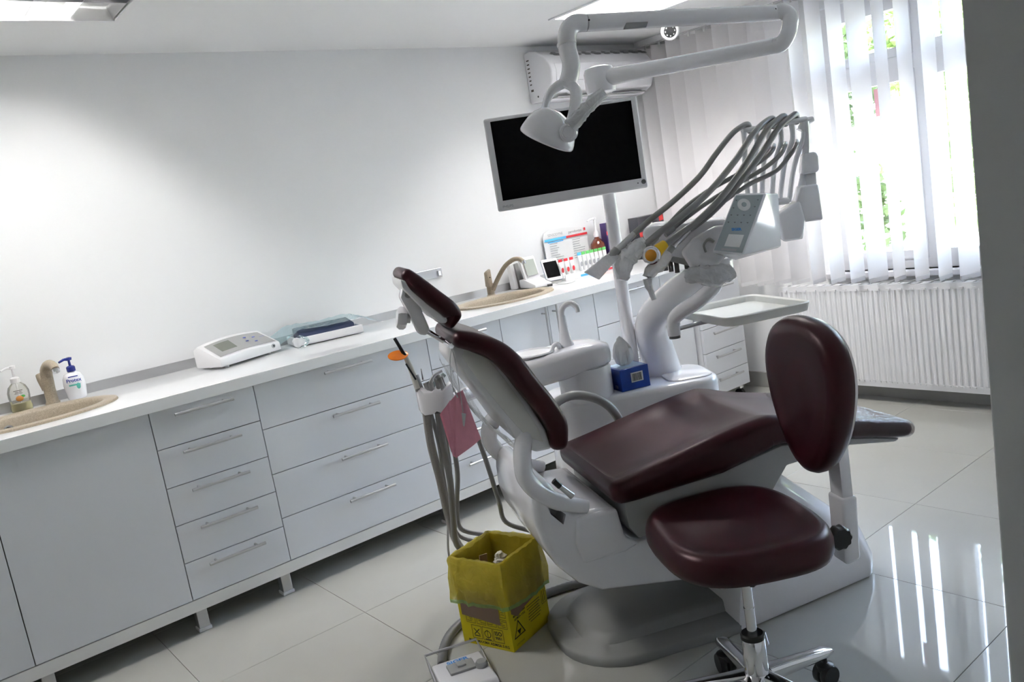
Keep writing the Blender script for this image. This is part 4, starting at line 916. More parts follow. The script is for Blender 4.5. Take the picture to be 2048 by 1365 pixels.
MB().tube(wr, [.0245, .026, .0275, .0265, .0265, .026, .025], 18, smooth=5).build('wrist', wplas, la, ang=60)
MB().tube([ca(1133, 86, 2.415), ca(1134, 91, 2.415)], .0285, 20).build('wrist_collar', wplas2, la)
# yoke: loop down to the lamp head
hc = ca(1100, 262, 2.42)
MB().tube([ca(1130, 165, 2.41), ca(1108, 178, 2.41), ca(1094, 200, 2.42), ca(1088, 228, 2.44)], [.022, .019, .016, .013], 12, smooth=5, ry=.7).tube([ca(1130, 165, 2.41), ca(1150, 178, 2.39), ca(1152, 205, 2.37), ca(1146, 235, 2.35), ca(1136, 262, 2.345)], [.022, .020, .019, .018, .017], 12, smooth=5, ry=.7).build('yoke', wplas, la, ang=60)
# head: flattened dish facing down-right
hx_ = (ca(1150, 285, 2.42)-ca(1045, 240, 2.42)).normalized(); hv = (ca(1100, 300, 2.42)-ca(1118, 225, 2.42)).normalized(); hv = hv+(ca(1100, 262, 3.42)-ca(1100, 262, 2.42))*.30; hv = (hv-hx_*hv.dot(hx_)).normalized(); hd = hx_.cross(hv)
R = []
for h_, q, sh in ((-.058, .25, -.01), (-.05, .5, -.008), (-.035, .72, -.004), (-.012, .9, 0), (.012, .98, .0), (.024, 1., .0), (.030, .97, 0), (.034, .85, 0), (.036, .4, 0)):
    R.append([hc+hx_*(.083*q*math.cos(2*PI*k/32)+sh)+hd*(.10*q*math.sin(2*PI*k/32))+hv*h_ for k in range(32)])
hd_ob = MB().rings(R).build('lamp_head', wplas, la, ang=60)
MB().lathe([(.060, .0365), (.05, .038), (.001, .039)], hc, 28, axis=hv).build('lamp_lens', mat('lamp_reflector', (.30, .36, .42), .1, metal=.6), hd_ob)
pv = ca(1137, 265, 2.335); pd = (cl(Vector(CAM))-pv).normalized()
MB().lathe([(.026, -.03), (.027, -.004), (.022, .002), (.021, .008), (.017, .010), (.016, .014), (.0005, .016)], pv, 24, axis=pd).build('pivot_cap', wplas, la)
def lump(pts, rad, m_, name, parent, seed=1, n=18, amp=.22, smooth=True):
    rr = random.Random(seed); P, r_ = catmull([Vector(p) for p in pts], rad, 4); R = []
    for i, p_ in enumerate(P):
        d = (P[min(i+1, len(P)-1)]-P[max(i-1, 0)]).normalized(); x, y, _ = rot_to(d)
        R.append([p_+(x*math.cos(2*PI*k/n)+y*math.sin(2*PI*k/n))*r_[i]*(1+rr.uniform(-amp, amp)) for k in range(n)])
    return MB().rings(R).build(name, m_, parent, smooth=smooth)
lump([ca(1140, 255, 2.33), ca(1160, 232, 2.325), ca(1185, 205, 2.32), ca(1208, 185, 2.32)], [.022, .018, .017, .013], hazefilm, 'film_wrapped_handle', la, 4)
MB().tube([ca(1140, 258, 2.33), ca(1200, 192, 2.32)], .010, 10).build('handle', wplas2, la)

# ================================================================== CONSOLE ABOVE THE CHAIR
co = cthing('instrument_console', 'white instrument console with grey key panel on the curved column', 'dental console', tuple(ca(1400, 530, 2.86)))
def slab(px_, d0, d1, m_, name, parent, bevel=.008, seg=3):
    A_ = [ca(x, y, d0) for x, y in px_]; dd = ca(1400, 480, d1)-ca(1400, 480, d0); dd.z = 0
    return MB().prism(A_, (0, 0, 0), dd).build(name, m_, parent, bevel=bevel, seg=seg)
slab([(1283, 462), (1300, 452), (1345, 448), (1455, 440), (1480, 470), (1455, 512), (1400, 532), (1340, 520), (1310, 500), (1288, 482)], 2.76, 2.98, wplas, 'console_body', co, .014)
slab([(1338, 512), (1400, 524), (1412, 533), (1396, 537), (1338, 523)], 2.752, 2.95, gplas, 'under_tray', co, .003)
slab([(1360, 505), (1385, 478), (1430, 452), (1470, 450), (1465, 500), (1430, 540), (1385, 545)], 2.73, 2.90, wplas, 'side_cover', co, .014)
MB().tube([ca(1412, 505, 2.725), ca(1408, 490, 2.725), ca(1418, 478, 2.725), ca(1428, 484, 2.725)], .004, 8, smooth=4).build('finger_slot', gplas, co)
slab([(1395, 535), (1440, 520), (1450, 545), (1410, 560)], 2.76, 2.90, wplas, 'neck', co, .01)
for kx, ky in ((1330, 524), (1341, 526), (1353, 528), (1374, 532)):
    MB().tube([ca(kx-1, ky-6, 2.80), ca(kx+2, ky+18, 2.80)], [.0085, .0080], 12).build('adjuster_knob', hosed, co)
# key panel box
F = [ca(1470, 388, 2.68), ca(1533, 386, 2.68), ca(1487, 512, 2.64), ca(1423, 506, 2.64), ca(1505, 388, 2.86), ca(1557, 387, 2.80), ca(1563, 494, 2.80), ca(1470, 522, 2.80)]
kb = MB().hexa(F).build('key_box', wplas, co, bevel=.006, seg=3)
def fp(u, v, l=.0012):     # point on the key face, u right, v down
    a_ = F[0]*(1-u)+F[1]*u; b_ = F[3]*(1-u)+F[2]*u; p_ = a_*(1-v)+b_*v; n = (F[1]-F[0]).cross(F[3]-F[0]).normalized()
    if n.dot(cl(Vector(CAM))-p_) < 0: n = -n
    return p_+n*l
fr_ = (F[1]-F[0]).normalized(); fu_ = (F[0]-F[3]).normalized(); fn_ = (fp(.5, .5, 1)-fp(.5, .5, 0)).normalized()
kpm = mat('blue_grey_key_panel', (.40, .45, .47), .35)
MB().add([fp(.05, .03), fp(.92, .03), fp(.93, .96), fp(.04, .96)], [(0, 1, 2, 3)]).build('key_panel', kpm, kb, smooth=False)
MB().lathe([(.021, 0), (.019, .0015), (.0005, .002)], fp(.42, .19), 24, axis=fn_).build('round_key', whitep, kb)
MB().lathe([(.008, .002), (.007, .003), (.0005, .003)], fp(.42, .19), 16, axis=fn_).build('round_key_centre', kpm, kb)
for a_, b_ in ((.12, .11), (.80, .11), (.12, .24), (.78, .22), (.14, .36), (.34, .36), (.54, .36), (.74, .36), (.14, .48), (.34, .48), (.54, .48), (.74, .48)):
    mb = MB(); quad(mb, fp(a_, b_, .0018), fr_, fu_, .006, .0018); quad(mb, fp(a_+.01, b_+.01, .0018), fr_+fu_*.6, fu_, .004, .0016)
    mb.build('key_symbol', hosed, kb, smooth=False)
text('SIGER', .012, fp(.48, .60), fr_, fu_, mat('blue_print', (.05, .25, .65), .5), 'lettering', kb, lift=.0012, bold=.0006)
MB().add([fp(.30, .68, .002), fp(.78, .68, .002), fp(.78, .88, .002), fp(.30, .88, .002)], [(0, 1, 2, 3)]).build('sticker', whitep, kb, smooth=False)
MB().add([fp(.25, .91, .002), fp(.72, .91, .002), fp(.72, .945, .002), fp(.25, .945, .002)], [(0, 1, 2, 3)]).build('lower_key', steel, kb, smooth=False)
# rear cover, pantograph blocks and hose whips
slab([(1553, 430), (1600, 400), (1612, 440), (1605, 478), (1565, 485)], 2.84, 2.98, wplas, 'rear_cover', co, .012)
slab([(1601, 372), (1638, 368), (1648, 440), (1600, 446), (1585, 430)], 2.86, 2.98, wplas, 'rear_block', co, .010)
slab([(1606, 308), (1632, 303), (1638, 312), (1640, 340), (1632, 346), (1604, 350)], 2.88, 2.97, wplas, 'upper_block', co, .010)
slab([(1612, 348), (1632, 345), (1634, 372), (1608, 374)], 2.90, 2.95, wplas2, 'block_neck', co, .003)
slab([(1565, 470), (1608, 462), (1606, 478), (1570, 484)], 2.86, 2.94, wplas2, 'rear_foot', co, .004)
MB().tube([ca(1545, 405, 2.83), ca(1575, 402, 2.86)], .012, 10).build('whip_axle', wplas2, co)
tops = [(1487, 258), (1511, 256), (1535, 252), (1559, 248), (1582, 244), (1604, 240)]; bots = [(1496, 388), (1510, 388), (1524, 388), (1544, 392), (1560, 398), (1578, 404)]
for k, ((a_, b_), (c_, d_)) in enumerate(zip(tops, bots)):
    dd = 2.845+.015*k
    P = [ca(a_, b_, dd), ca(a_+3, b_+35, dd), ca((a_+c_)/2-2, (b_+d_)/2+8, dd+.01), ca(c_, d_, dd+.02)]
    MB().tube(P, [.0105, .0095, .0095, .0095], 10, ry=.9, smooth=4).build('whip_arm', wplas, co)
MB().tube([ca(1484, 262, 2.84), ca(1548, 250, 2.8775), ca(1612, 238, 2.915)], [.009, .009, .009], 12).build('whip_bar', wplas2, co)
MB().tube([ca(1603, 262, 2.925), ca(1612, 245, 2.92), ca(1626, 238, 2.92)], [.020, .014, .009], 12, smooth=3).build('bar_hook', wplas, co)
MB().tube([ca(1610, 245, 2.92), ca(1612, 300, 2.925), ca(1606, 360, 2.92), ca(1592, 420, 2.90), ca(1572, 460, 2.87)], [.018, .018, .019, .022, .024], 12, smooth=4, ry=.6).build('end_whip', wplas, co)
# film-wrapped handle under the console
lump([ca(1373, 552, 2.70), ca(1400, 550, 2.68), ca(1430, 552, 2.68), ca(1462, 546, 2.70)], [.022, .028, .034, .026], hazefilm, 'film_wrapped_handle', co, 6, amp=.22)
MB().tube([ca(1375, 552, 2.70), ca(1455, 548, 2.70)], .016, 12).build('console_handle', wplas2, co)

# tray on its own arm
tr = cthing('tray_arm', 'white side tray on a bent arm under the console', 'tray', tuple(ca(1470, 625, 2.8)))
MB().tube([(.715, .17, 1.02), (.70, .165, .985), (.655, .195, .945), (.61, .245, .91), (.594, .275, .885), (.592, .28, .86)], [.026, .027, .027, .026, .024, .023], 16, smooth=4).build('arm', wplas, tr, ang=60)
MB().tube([(.592, .285, .862), (.592, .285, .825)], .0225, 18).build('swivel', wplas, tr)
MB().tube([(.592, .285, .825), (.592, .285, .815)], .020, 18).build('swivel_cap', hosed, tr)
MB().tube([(.60, .28, .845), (.72, .27, .853)], .008, 10).build('bracket', steel, tr)
TC = Vector((.85, .27, .862)); tw, td = .165, .195
MB().rings([[(TC.x+x, TC.y+y, z) for x, y in rrect(w_, d_, r_, 5, 3)] for w_, d_, r_, z in ((tw-.02, td-.02, .03, TC.z-.012), (tw-.008, td-.008, .035, TC.z-.008), (tw, td, .04, TC.z+.02), (tw-.004, td-.004, .038, TC.z+.023), (tw-.012, td-.012, .032, TC.z+.018), (tw-.018, td-.018, .03, TC.z-.001))]).build('tray', cream, tr, ang=35)

# instruments with their hoses
def instrument(label, pts, r, end=None, name='handpiece'):
    P = [ca(*p_) for p_ in pts]; t_ = cthing(name, label, 'dental instrument', tuple(P[-1]), 'instruments on the console')
    MB().tube(P, r, 12, smooth=6).build('hose', hosem, t_)
    return t_
sleeve = hazefilm
i1 = instrument('steel handpiece in a flat plastic sleeve, outermost on the console', [(1500, 264, 2.875), (1496, 249, 2.847), (1482, 254, 2.82), (1462, 270, 2.79), (1432, 308, 2.755), (1400, 352, 2.735), (1350, 400, 2.70), (1300, 440, 2.67), (1268, 468, 2.65)], .0095)
MB().tube([ca(1268, 468, 2.65), ca(1246, 490, 2.64), ca(1232, 504, 2.63)], [.010, .011, .012], 12).build('coupling', steel, i1)
MB().tube([ca(1234, 500, 2.628), ca(1226, 508, 2.625), ca(1214, 514, 2.62)], [.015, .014, .006], 12, smooth=3).build('head', gplas, i1)
S_ = [ca(1222, 503, 2.62), ca(1240, 512, 2.62), ca(1198, 560, 2.60), ca(1168, 545, 2.60)]
MB().prism(S_, (0, -.004, 0), (0, .004, 0)).build('sleeve', hazefilm, i1, bevel=.002)
i2 = instrument('handpiece hidden in a crumpled white plastic sleeve on the console', [(1548, 255, 2.91), (1546, 238, 2.876), (1531, 244, 2.84), (1508, 266, 2.785), (1470, 322, 2.735), (1420, 382, 2.687), (1370, 427, 2.652), (1322, 463, 2.622), (1290, 490, 2.612)], .0105)
lump([ca(1291, 484, 2.622), ca(1266, 502, 2.625), ca(1250, 525, 2.625), ca(1243, 560, 2.625)], [.016, .027, .027, .018], hazefilm, 'sleeve', i2, 9, amp=.3)
i3 = instrument('yellow polishing lamp handpiece with round amber lens on the console', [(1571, 250, 2.924), (1569, 233, 2.89), (1555, 240, 2.855), (1532, 262, 2.81), (1498, 318, 2.768), (1450, 386, 2.716), (1400, 438, 2.676), (1350, 475, 2.642), (1328, 492, 2.627)], .0105)
MB().tube([ca(1330, 488, 2.628), ca(1312, 505, 2.618), ca(1302, 525, 2.61)], [.014, .021, .016], 14, smooth=3).build('yellow_body', mat('yellow_plastic', (.80, .50, .01), .35), i3)
pc = ca(1303, 511, 2.572); pd = (cl(Vector(CAM))-pc+Vector((-.9, 0, 0))).normalized()
MB().lathe([(.026, -.012), (.029, -.004), (.029, .004), (.025, .008), (.021, .007)], pc, 28, axis=pd).build('lens_ring', chrome, i3)
MB().lathe([(.022, .004), (.016, .009), (.001, .011)], pc, 24, axis=pd).build('amber_lens', mat('amber_lens', (.60, .25, .02), .12, coat=.5), i3)
lump([ca(1336, 507, 2.632), ca(1322, 528, 2.625), ca(1300, 545, 2.62), ca(1296, 565, 2.62), ca(1308, 600, 2.625)], [.016, .021, .018, .012, .007], hazefilm, 'sleeve', i3, 12, amp=.2)
i4 = instrument('handpiece with ribbed steel coupling resting on the console', [(1593, 246, 2.938), (1592, 229, 2.904), (1580, 236, 2.87), (1556, 258, 2.835), (1520, 312, 2.80), (1470, 376, 2.76), (1425, 424, 2.725), (1392, 450, 2.70), (1375, 462, 2.685)], .0105)
mb = MB(); a_, b_ = ca(1376, 461, 2.68), ca(1345, 495, 2.66); mb.tube([a_*(1-k/12)+b_*k/12 for k in range(13)], [.0125 if k % 2 else .0115 for k in range(13)], 14)
mb.build('coupling', steel, i4)
MB().tube([b_, ca(1336, 508, 2.655)], [.010, .009], 12).build('tip', gplas, i4)
i5 = instrument('slim grey handpiece passing through the white whip arms', [(1548, 291, 2.945), (1546, 298, 2.86), (1535, 312, 2.835), (1505, 333, 2.823), (1455, 360, 2.79), (1410, 386, 2.765), (1370, 416, 2.74), (1335, 452, 2.72), (1312, 476, 2.70)], .0078)
MB().tube([ca(1313, 475, 2.70), ca(1301, 490, 2.69)], [.010, .008], 12).build('coupling', gplas, i5)
i6 = instrument('grey syringe handpiece on the hose nearest the key panel', [(1594, 283, 2.975), (1593, 290, 2.885), (1580, 310, 2.858), (1552, 342, 2.85), (1500, 368, 2.825), (1455, 398, 2.79), (1415, 428, 2.765), (1392, 446, 2.748), (1376, 462, 2.735)], .0078)
MB().tube([ca(1377, 461, 2.735), ca(1360, 476, 2.725)], [.011, .009], 12).build('coupling', gplas, i6)
i7 = instrument('grey scaler handpiece tucked behind the key panel hoses', [(1571, 287, 2.96), (1569, 294, 2.872), (1558, 312, 2.845), (1525, 339, 2.838), (1470, 371, 2.81), (1420, 402, 2.78), (1380, 430, 2.755), (1345, 458, 2.735)], .0078)
MB().tube([ca(1347, 457, 2.735), ca(1331, 471, 2.725)], [.010, .008], 12).build('coupling', gplas, i7)

# ================================================================== BIN
bo = Vector((1.095, -1.684, 0)); e1 = Vector((.226, .065, 0)).normalized(); e2 = Vector((-e1.y, e1.x, 0)); BW, BD, BH = .212, .20, .290
bn = thing('waste_box', 'yellow medical waste box with brown tape and black print on the floor', 'waste box', (0, 0, 0), math.atan2(e1.y, e1.x), world=bo)
# local frame: x along e1, y along e2 (away), near corner at origin
mb = MB(); w_ = .004
mb.bb(0, BW, 0, w_, .001, BH).bb(0, BW, BD-w_, BD, .001, BH).bb(0, w_, w_, BD-w_, .001, BH).bb(BW-w_, BW, w_, BD-w_, .001, BH).bb(w_, BW-w_, w_, BD-w_, .001, .006)
mb.build('box', yellow, bn, smooth=False)
LX, LY = Vector((0, -1, 0)), None
lf = lambda y, z: (-.0, BD-y, z)         # left face (x=0): y measured from far corner towards near corner
def lquad(mb, y, z, w_, h_): return quad(mb, (0, BD-y, z), (0, -1, 0), (0, 0, 1), w_, h_, .0008)
mb = MB(); mb.add([(-.0012, BD-.012, .100), (-.0012, BD-.012, .19), (-.0012, .035, .19), (-.0012, .035, .086)], [(0, 1, 2, 3)]); mb.build('brown_tape', brown, bn, smooth=False)
mb = MB(); mb.add([(.015, -.0012, .122), (.015, -.0012, .20), (BW-.003, -.0012, .20), (BW-.003, -.0012, .130), (.085, -.0012, .112), (.045, -.0012, .100)], [(0, 1, 2, 3, 4, 5)]); mb.build('brown_tape', brown, bn, smooth=False)
text('MASA MAXIMA ADMISA 5 KG', .0125, (0, BD-.104, .014), (0, -1, 0), (0, 0, 1), inkm, 'lettering', bn, bold=.0003)
mb = MB()
for k in range(3): frame_lines(mb, (0, BD-.062-.043*k, .047), (0, -1, 0), (0, 0, 1), .038, .044, .0016, .0008)
mb.build('print_frames', inkm, bn, smooth=False)
text('ISO', .019, (0, BD-.148, .054), (0, -1, 0), (0, 0, 1), inkm, 'lettering', bn, bold=.0005)
text('9001', .0135, (0, BD-.148, .038), (0, -1, 0), (0, 0, 1), inkm, 'lettering', bn, bold=.0004)
mb = MB(); quad(mb, (0, BD-.062, .048), (0, -1, .9), (0, .9, 1), .030, .003, .0008); quad(mb, (0, BD-.062, .048), (0, -1, -.9), (0, -.9, 1), .030, .003, .0008); quad(mb, (0, BD-.062, .034), (0, -1, 0), (0, 0, 1), .024, .003, .0008)
mb.build('crossed_symbol', inkm, bn, smooth=False)
mb = MB(); n_ = 24
R = [[Vector((-.0008, BD-.105+r_*math.cos(2*PI*k/n_), .046+r_*math.sin(2*PI*k/n_))) for k in range(n_)] for r_ in (.013, .0105)]
mb.rings(R, (False, False)); quad(mb, (0, BD-.105, .046), (0, -1, 0), (0, 0, 1), .002, .03, .0008); quad(mb, (0, BD-.105, .028), (0, -1, 0), (0, 0, 1), .024, .003, .0008)
mb.build('round_symbol', inkm, bn, smooth=False)
mb = MB()
for k in range(4):
    frame_lines(mb, (0, BD-.045-.042*k, .092), (0, -1, 0), (0, 0, 1), .035, .030, .0013, .0008)
    rq = random.Random(k)
    for j in range(4): quad(mb, (0, BD-.045-.042*k+rq.uniform(-.008, .008), .083+.006*j), (0, -1, 0), (0, 0, 1), rq.uniform(.008, .022), .0016, .0008)
mb.build('print_pictograms', inkm, bn, smooth=False)
mb = MB(); frame_lines(mb, (0, .022, .135), (0, -1, 0), (0, 0, 1), .022, .04, .0013, .0008)
for j in range(4): quad(mb, (0, .022, .125+.007*j), (0, -1, 0), (0, 0, 1), .014, .0016, .0008)
mb.build('print_pictograms', inkm, bn, smooth=False)
# right face (y=0)
def tri(mb, c, r_, lift): 
    for k in range(3):
        p = [Vector((c[0]+q*r_*math.sin(2*PI*j/3), -lift, c[1]+q*r_*math.cos(2*PI*j/3))) for j in (k, k+1) for q in (1., .8)]
        mb.add([p[0], p[2], p[3], p[1]], [(0, 1, 2, 3)])
    return mb
tri(MB(), (.042, .055), .036, .0008).build('warning_triangle', inkm, bn, smooth=False)
MB().add([(.042+.013*math.sin(a_)*(1 if k % 2 else .45), -.0009, .052+.013*math.cos(a_)*(1 if k % 2 else .45)) for k, a_ in enumerate([2*PI*j/6 for j in range(6)])], [tuple(range(6))]).build('hazard_symbol', inkm, bn, smooth=False)
text('MASA MAXIMA', .010, (.055, 0, .108), (1, 0, 0), (0, 0, 1), inkm, 'lettering', bn, bold=.0003)
text('ADMISA 5 KG', .010, (.055, 0, .096), (1, 0, 0), (0, 0, 1), inkm, 'lettering', bn, bold=.0003)
mb = MB(); rq = random.Random(21)
for j in range(7): quad(mb, (.133, 0, .05+.009*j), (1, 0, 0), (0, 0, 1), rq.uniform(.05, .08), .0022, .0008)
mb.build('printed_lines', inkm, bn, smooth=False)
mb = MB(); frame_lines(mb, (.193, 0, .10), (1, 0, 0), (0, 0, 1), .026, .055, .0014, .0008)
for dx_ in (-.005, .005): quad(mb, (.193+dx_, 0, .097), (1, 0, 0), (0, 0, 1), .0026, .04, .0008)
mb.build('arrows_symbol', inkm, bn, smooth=False)
text('CITOTOXIC', .008, (.04, 0, .015), (1, 0, 0), (0, 0, 1), inkm, 'lettering', bn)
# bag: outer skirt, folded rim, inner lining with creases
bg_ = thing('bin_bag', 'translucent yellow bin bag folded over the rim of the waste box', 'bin bag', (0, 0, 0), math.atan2(e1.y, e1.x), world=bo+Vector((0, 0, .13)))
def brect(o_, z, wob, seed, n=14):
    rq = random.Random(seed); pts = []
    C = [(-o_, -o_), (BW+o_, -o_), (BW+o_, BD+o_), (-o_, BD+o_)]
    for k in range(4):
        a_, b_ = C[k], C[(k+1) % 4]
        for i in range(n):
            f = i/n; bul = wob*math.sin(PI*f); nx, ny = (b_[1]-a_[1]), -(b_[0]-a_[0]); L_ = math.hypot(nx, ny)
            rw = rq.uniform(-.6, .6)*wob
            pts.append((a_[0]+(b_[0]-a_[0])*f+nx/L_*(bul+rw)*(1 if o_ > 0 else -1), a_[1]+(b_[1]-a_[1])*f+ny/L_*(bul+rw)*(1 if o_ > 0 else -1), z+rq.uniform(-.003, .003)-.016*max(0, math.sin(k*PI/2+f*1.2))*(z < .045)))
    return pts
zo = -.13
R = [brect(.012, .132+zo, .008, 1), brect(.013, .160+zo, .010, 2), brect(.014, .185+zo, .014, 3), brect(.012, .225+zo, .013, 4), brect(.008, .265+zo, .009, 5), brect(.006, .286+zo, .006, 6), brect(.003, .296+zo, .004, 6), brect(-.002, .298+zo, .002, 6), brect(-.008, .29+zo, .004, 8), brect(-.010, .20+zo, .006, 9), brect(-.014, .12+zo, .01, 10), brect(-.03, .05+zo, .012, 12)]
R = R[1:]
ob = MB().rings(R, (False, True)).build('bag', bagm, bg_, smooth=True, ang=30)
MB().rings([[(p[0], p[1], p[2]-.012) for p in R[0]], [(p[0], p[1], p[2]+.002) for p in R[0]]], (False, False)).build('hem', greenhem, bg_, smooth=True)
tz = bo+e1*.135+e2*.11
tag(lump([tz+Vector((0, 0, .20)), tz+Vector((.008, .0, .235)), tz+Vector((.004, .006, .258))], [.02, .022, .010], mat('crumpled_paper', (.74, .70, .62), .9), 'crumpled_tissue', None, 31, amp=.35), 'crumpled tissue lying in the yellow bin bag', 'tissue')
cdp = bo+e1*.09+e2*.15
cdb = MB(); MM = Matrix.Rotation(math.radians(8), 3, 'Y'); cdb.box(cdp+Vector((0, 0, .165)), (.03, .004, .20), M=MM)
tag(cdb.build('cardboard_strip', brown, smooth=False), 'brown cardboard strip sticking up inside the yellow bin bag', 'cardboard')

# ================================================================== FOOT PEDAL AND FLOOR HOSE
pa = (Vector((1.002, -1.64, 0))-Vector((.852, -1.585, 0))).normalized(); pb = Vector((-pa.y, pa.x, 0))
pt = thing('foot_pedal', 'white foot pedal with grey button and wire handle on the floor', 'foot pedal', (0, 0, 0), math.atan2(pa.y, pa.x), world=Vector((.925, -1.612, 0)))
W2 = .078
MB().prism([(-W2, .0, .0), (-W2, -.005, .045), (-W2, -.20, .062), (-W2, -.215, .05), (-W2, -.215, 0)], (0, 0, 0), (2*W2, 0, 0)).build('body', wplas, pt, bevel=.008, seg=3)
tz = lambda y: .0455+(-.005-y)*(.017/.195)
nrm = Vector((0, .087, .996)); upv = Vector((0, 1, -.087))
text('SIGER', .026, (.0, -.032, tz(-.032)), (1, 0, 0), upv, mat('blue_print', (.05, .25, .65), .5), 'lettering', pt, lift=.0008, bold=.001)
MB().prism([(x, y, tz(y)) for x, y in ((-.04, -.05), (.04, -.05), (.04, -.115), (-.04, -.115))], (0, 0, -.004), (0, 0, .007)).build('grey_button', gplas, pt, bevel=.003)
MB().prism([(x, y, tz(y)+.007) for x, y in ((-.012, -.06), (.014, -.06), (.014, -.092), (-.012, -.092))], (0, 0, -.002), (0, 0, .006)).build('button_rocker', gplas, pt, bevel=.002)
MB().lathe([(.018, 0), (.019, .012), (.015, .018), (.0005, .019)], (.055, -.115, tz(-.115)-.001), 18).build('knob', gplas, pt)
MB().tube([(-.083, -.14, .02), (-.083, -.03, .045), (-.083, .045, .055), (.083, .045, .055), (.083, -.03, .045), (.083, -.14, .02)], .0045, 10).build('wire_handle', steel, pt)
fh = [Z0 for Z0 in ((.95, -1.60), (.945, -1.56), (.955, -1.50), (1.0, -1.455), (1.06, -1.44), (1.15, -1.43), (1.25, -1.44), (1.36, -1.50), (1.45, -1.57), (1.56, -1.63))]
def zfl(x, y): d = Vector(FWD+RGT*(x-1024)/FPX+UPV*(682.5-y)/FPX); c = Vector(CAM); return c+d*((.016-c.z)/d.z)
A1 = [zfl(884, 1332), zfl(887, 1300), zfl(899, 1272), zfl(922, 1247), zfl(950, 1232), zfl(1010, 1212), zfl(1080, 1192), zfl(1140, 1172), zfl(1190, 1165), zfl(1260, 1150)]
hb_ = MB(); P, rr_ = catmull([Vector(p) for p in A1], [.0155]*len(A1), 12)
tag(hb_.tube(P, [.0155 if i % 2 else .0140 for i in range(len(P))], 12).build('floor_hose', hosed), 'corrugated dark grey hose on the floor running behind the waste box', 'hose')

# ================================================================== STOOL
st = thing('stool', 'maroon dentist stool with oval backrest and chrome castor base', 'stool', (1.28, -2.46, 0))
fN = Vector((-.88, .47, 0)).normalized(); wN = Vector((.47, .88, 0)).normalized(); zN = Vector((0, 0, 1))
sc_ = Vector((1.398, -2.345, .385)); 
ol = supell(.212, .238, 3.0, 56, -.06)
pad(ol, sc_, fN, wN, zN, [(.3, 0), (.90, 0), (.97, .008), (1., .025), (1., .050), (.975, .068), (.93, .080), (.87, .082), (.75, .072), (.55, .066), (.3, .064), (.05, .063)]).build('seat', maroon, st, ang=70)
pad(ol, sc_, fN, wN, zN, [(.2, -.008), (.80, -.008), (.88, -.002), (.88, .004)]).build('seat_underside', black, st)
bc = at(1618, 790, 2.17); bn_ = (fN+Vector((0, 0, .03))).normalized()
# egg-shaped backrest, wider at the top, slightly leaning
eo = []
for k in range(56):
    a_ = 2*PI*k/56; c, s_ = math.cos(a_), math.sin(a_); x = .168*math.copysign(abs(c)**.85, c); z = .208*math.copysign(abs(s_)**.9, s_); eo.append((x*(1+.30*z/.208-.06*(z/.208)**2), z))
bz = (Vector((0, 0, 1))-fN*.02).normalized()
pad(eo, bc, wN, bz, fN, [(.3, -.036), (.9, -.034), (.97, -.026), (1., -.008), (1., .008), (.965, .024), (.90, .033), (.8, .035), (.5, .031), (.2, .029), (.03, .029)]).build('backrest', maroon, st, ang=70)
pad(eo, bc, wN, bz, fN, [(.3, -.044), (.88, -.043), (.92, -.038), (.92, -.030)]).build('backrest_shell', wplas2, st)
pb_ = bc-fN*.047+zN*(-.10)
MB().hexa([pb_+fN*.0+wN*.03+zN*.05, pb_+fN*.0-wN*.03+zN*.05, pb_-wN*.03-zN*.22, pb_+wN*.03-zN*.22, pb_-fN*.032+wN*.03+zN*.05, pb_-fN*.032-wN*.03+zN*.05, pb_-fN*.032-wN*.03-zN*.22, pb_-fN*.032+wN*.03-zN*.22]).build('backrest_post', wplas, st, bevel=.005, seg=2)
lo_ = pb_-zN*.225
MB().hexa([lo_+fN*.006+wN*.036+zN*.04, lo_+fN*.006-wN*.036+zN*.04, lo_-wN*.034-zN*.15+fN*.01, lo_+wN*.034-zN*.15+fN*.01, lo_-fN*.04+wN*.036+zN*.04, lo_-fN*.04-wN*.036+zN*.04, lo_-fN*.034-wN*.034-zN*.14, lo_-fN*.034+wN*.034-zN*.14]).build('post_sleeve', wplas, st, bevel=.010, seg=3)
kp = at(1679, 1076, 2.10); kd = (Vector(CAM)-kp); kd.z = 0; kd = (kd.normalized()+Vector((.3, -.5, 0))).normalized()
mb = MB(); R = []; x_, y_, _ = rot_to(kd)
for h_, q in ((-.02, .8), (-.012, 1.), (.008, 1.), (.014, .85), (.015, .3)):
    R.append([kp+kd*h_+(x_*math.cos(2*PI*k/40)+y_*math.sin(2*PI*k/40))*.030*q*(1+.06*math.cos(10*2*PI*k/40)) for k in range(40)])
mb.rings(R).build('knob', black, st)
MB().tube([kp-kd*.015, lo_-fN*.01-zN*.07], .009, 10).build('knob_bolt', steel, st)
hub = Vector((1.28, -2.46, 0))
MB().tube([Vector((1.28, -2.46, .372)), lo_*.5+Vector((1.28, -2.46, .36))*.5+Vector((0, 0, -.0)), Vector((lo_.x, lo_.y, .345))], [.03, .024, .022], 10, ry=.5).build('back_bracket', black, st)
MB().lathe([(.0125, .20), (.0125, .375)], hub, 18).lathe([(.0135, .30), (.0135, .304)], hub, 18).build('piston', chrome, st)
MB().lathe([(.029, .095), (.029, .222), (.027, .226), (.014, .226)], hub, 24).build('gas_column', chrome, st)
MB().lathe([(.0295, .222), (.0295, .232), (.026, .236), (.013, .236)], hub, 24).build('column_collar', black, st)
MB().tube([hub+Vector((.03, -.01, .225)), hub+Vector((.036, -.012, .19))], .006, 8).build('height_lever', steel, st)
MB().lathe([(.030, .085), (.042, .093), (.042, .122), (.031, .132)], hub, 24).build('hub', chrome, st)
a0 = math.radians(-12)
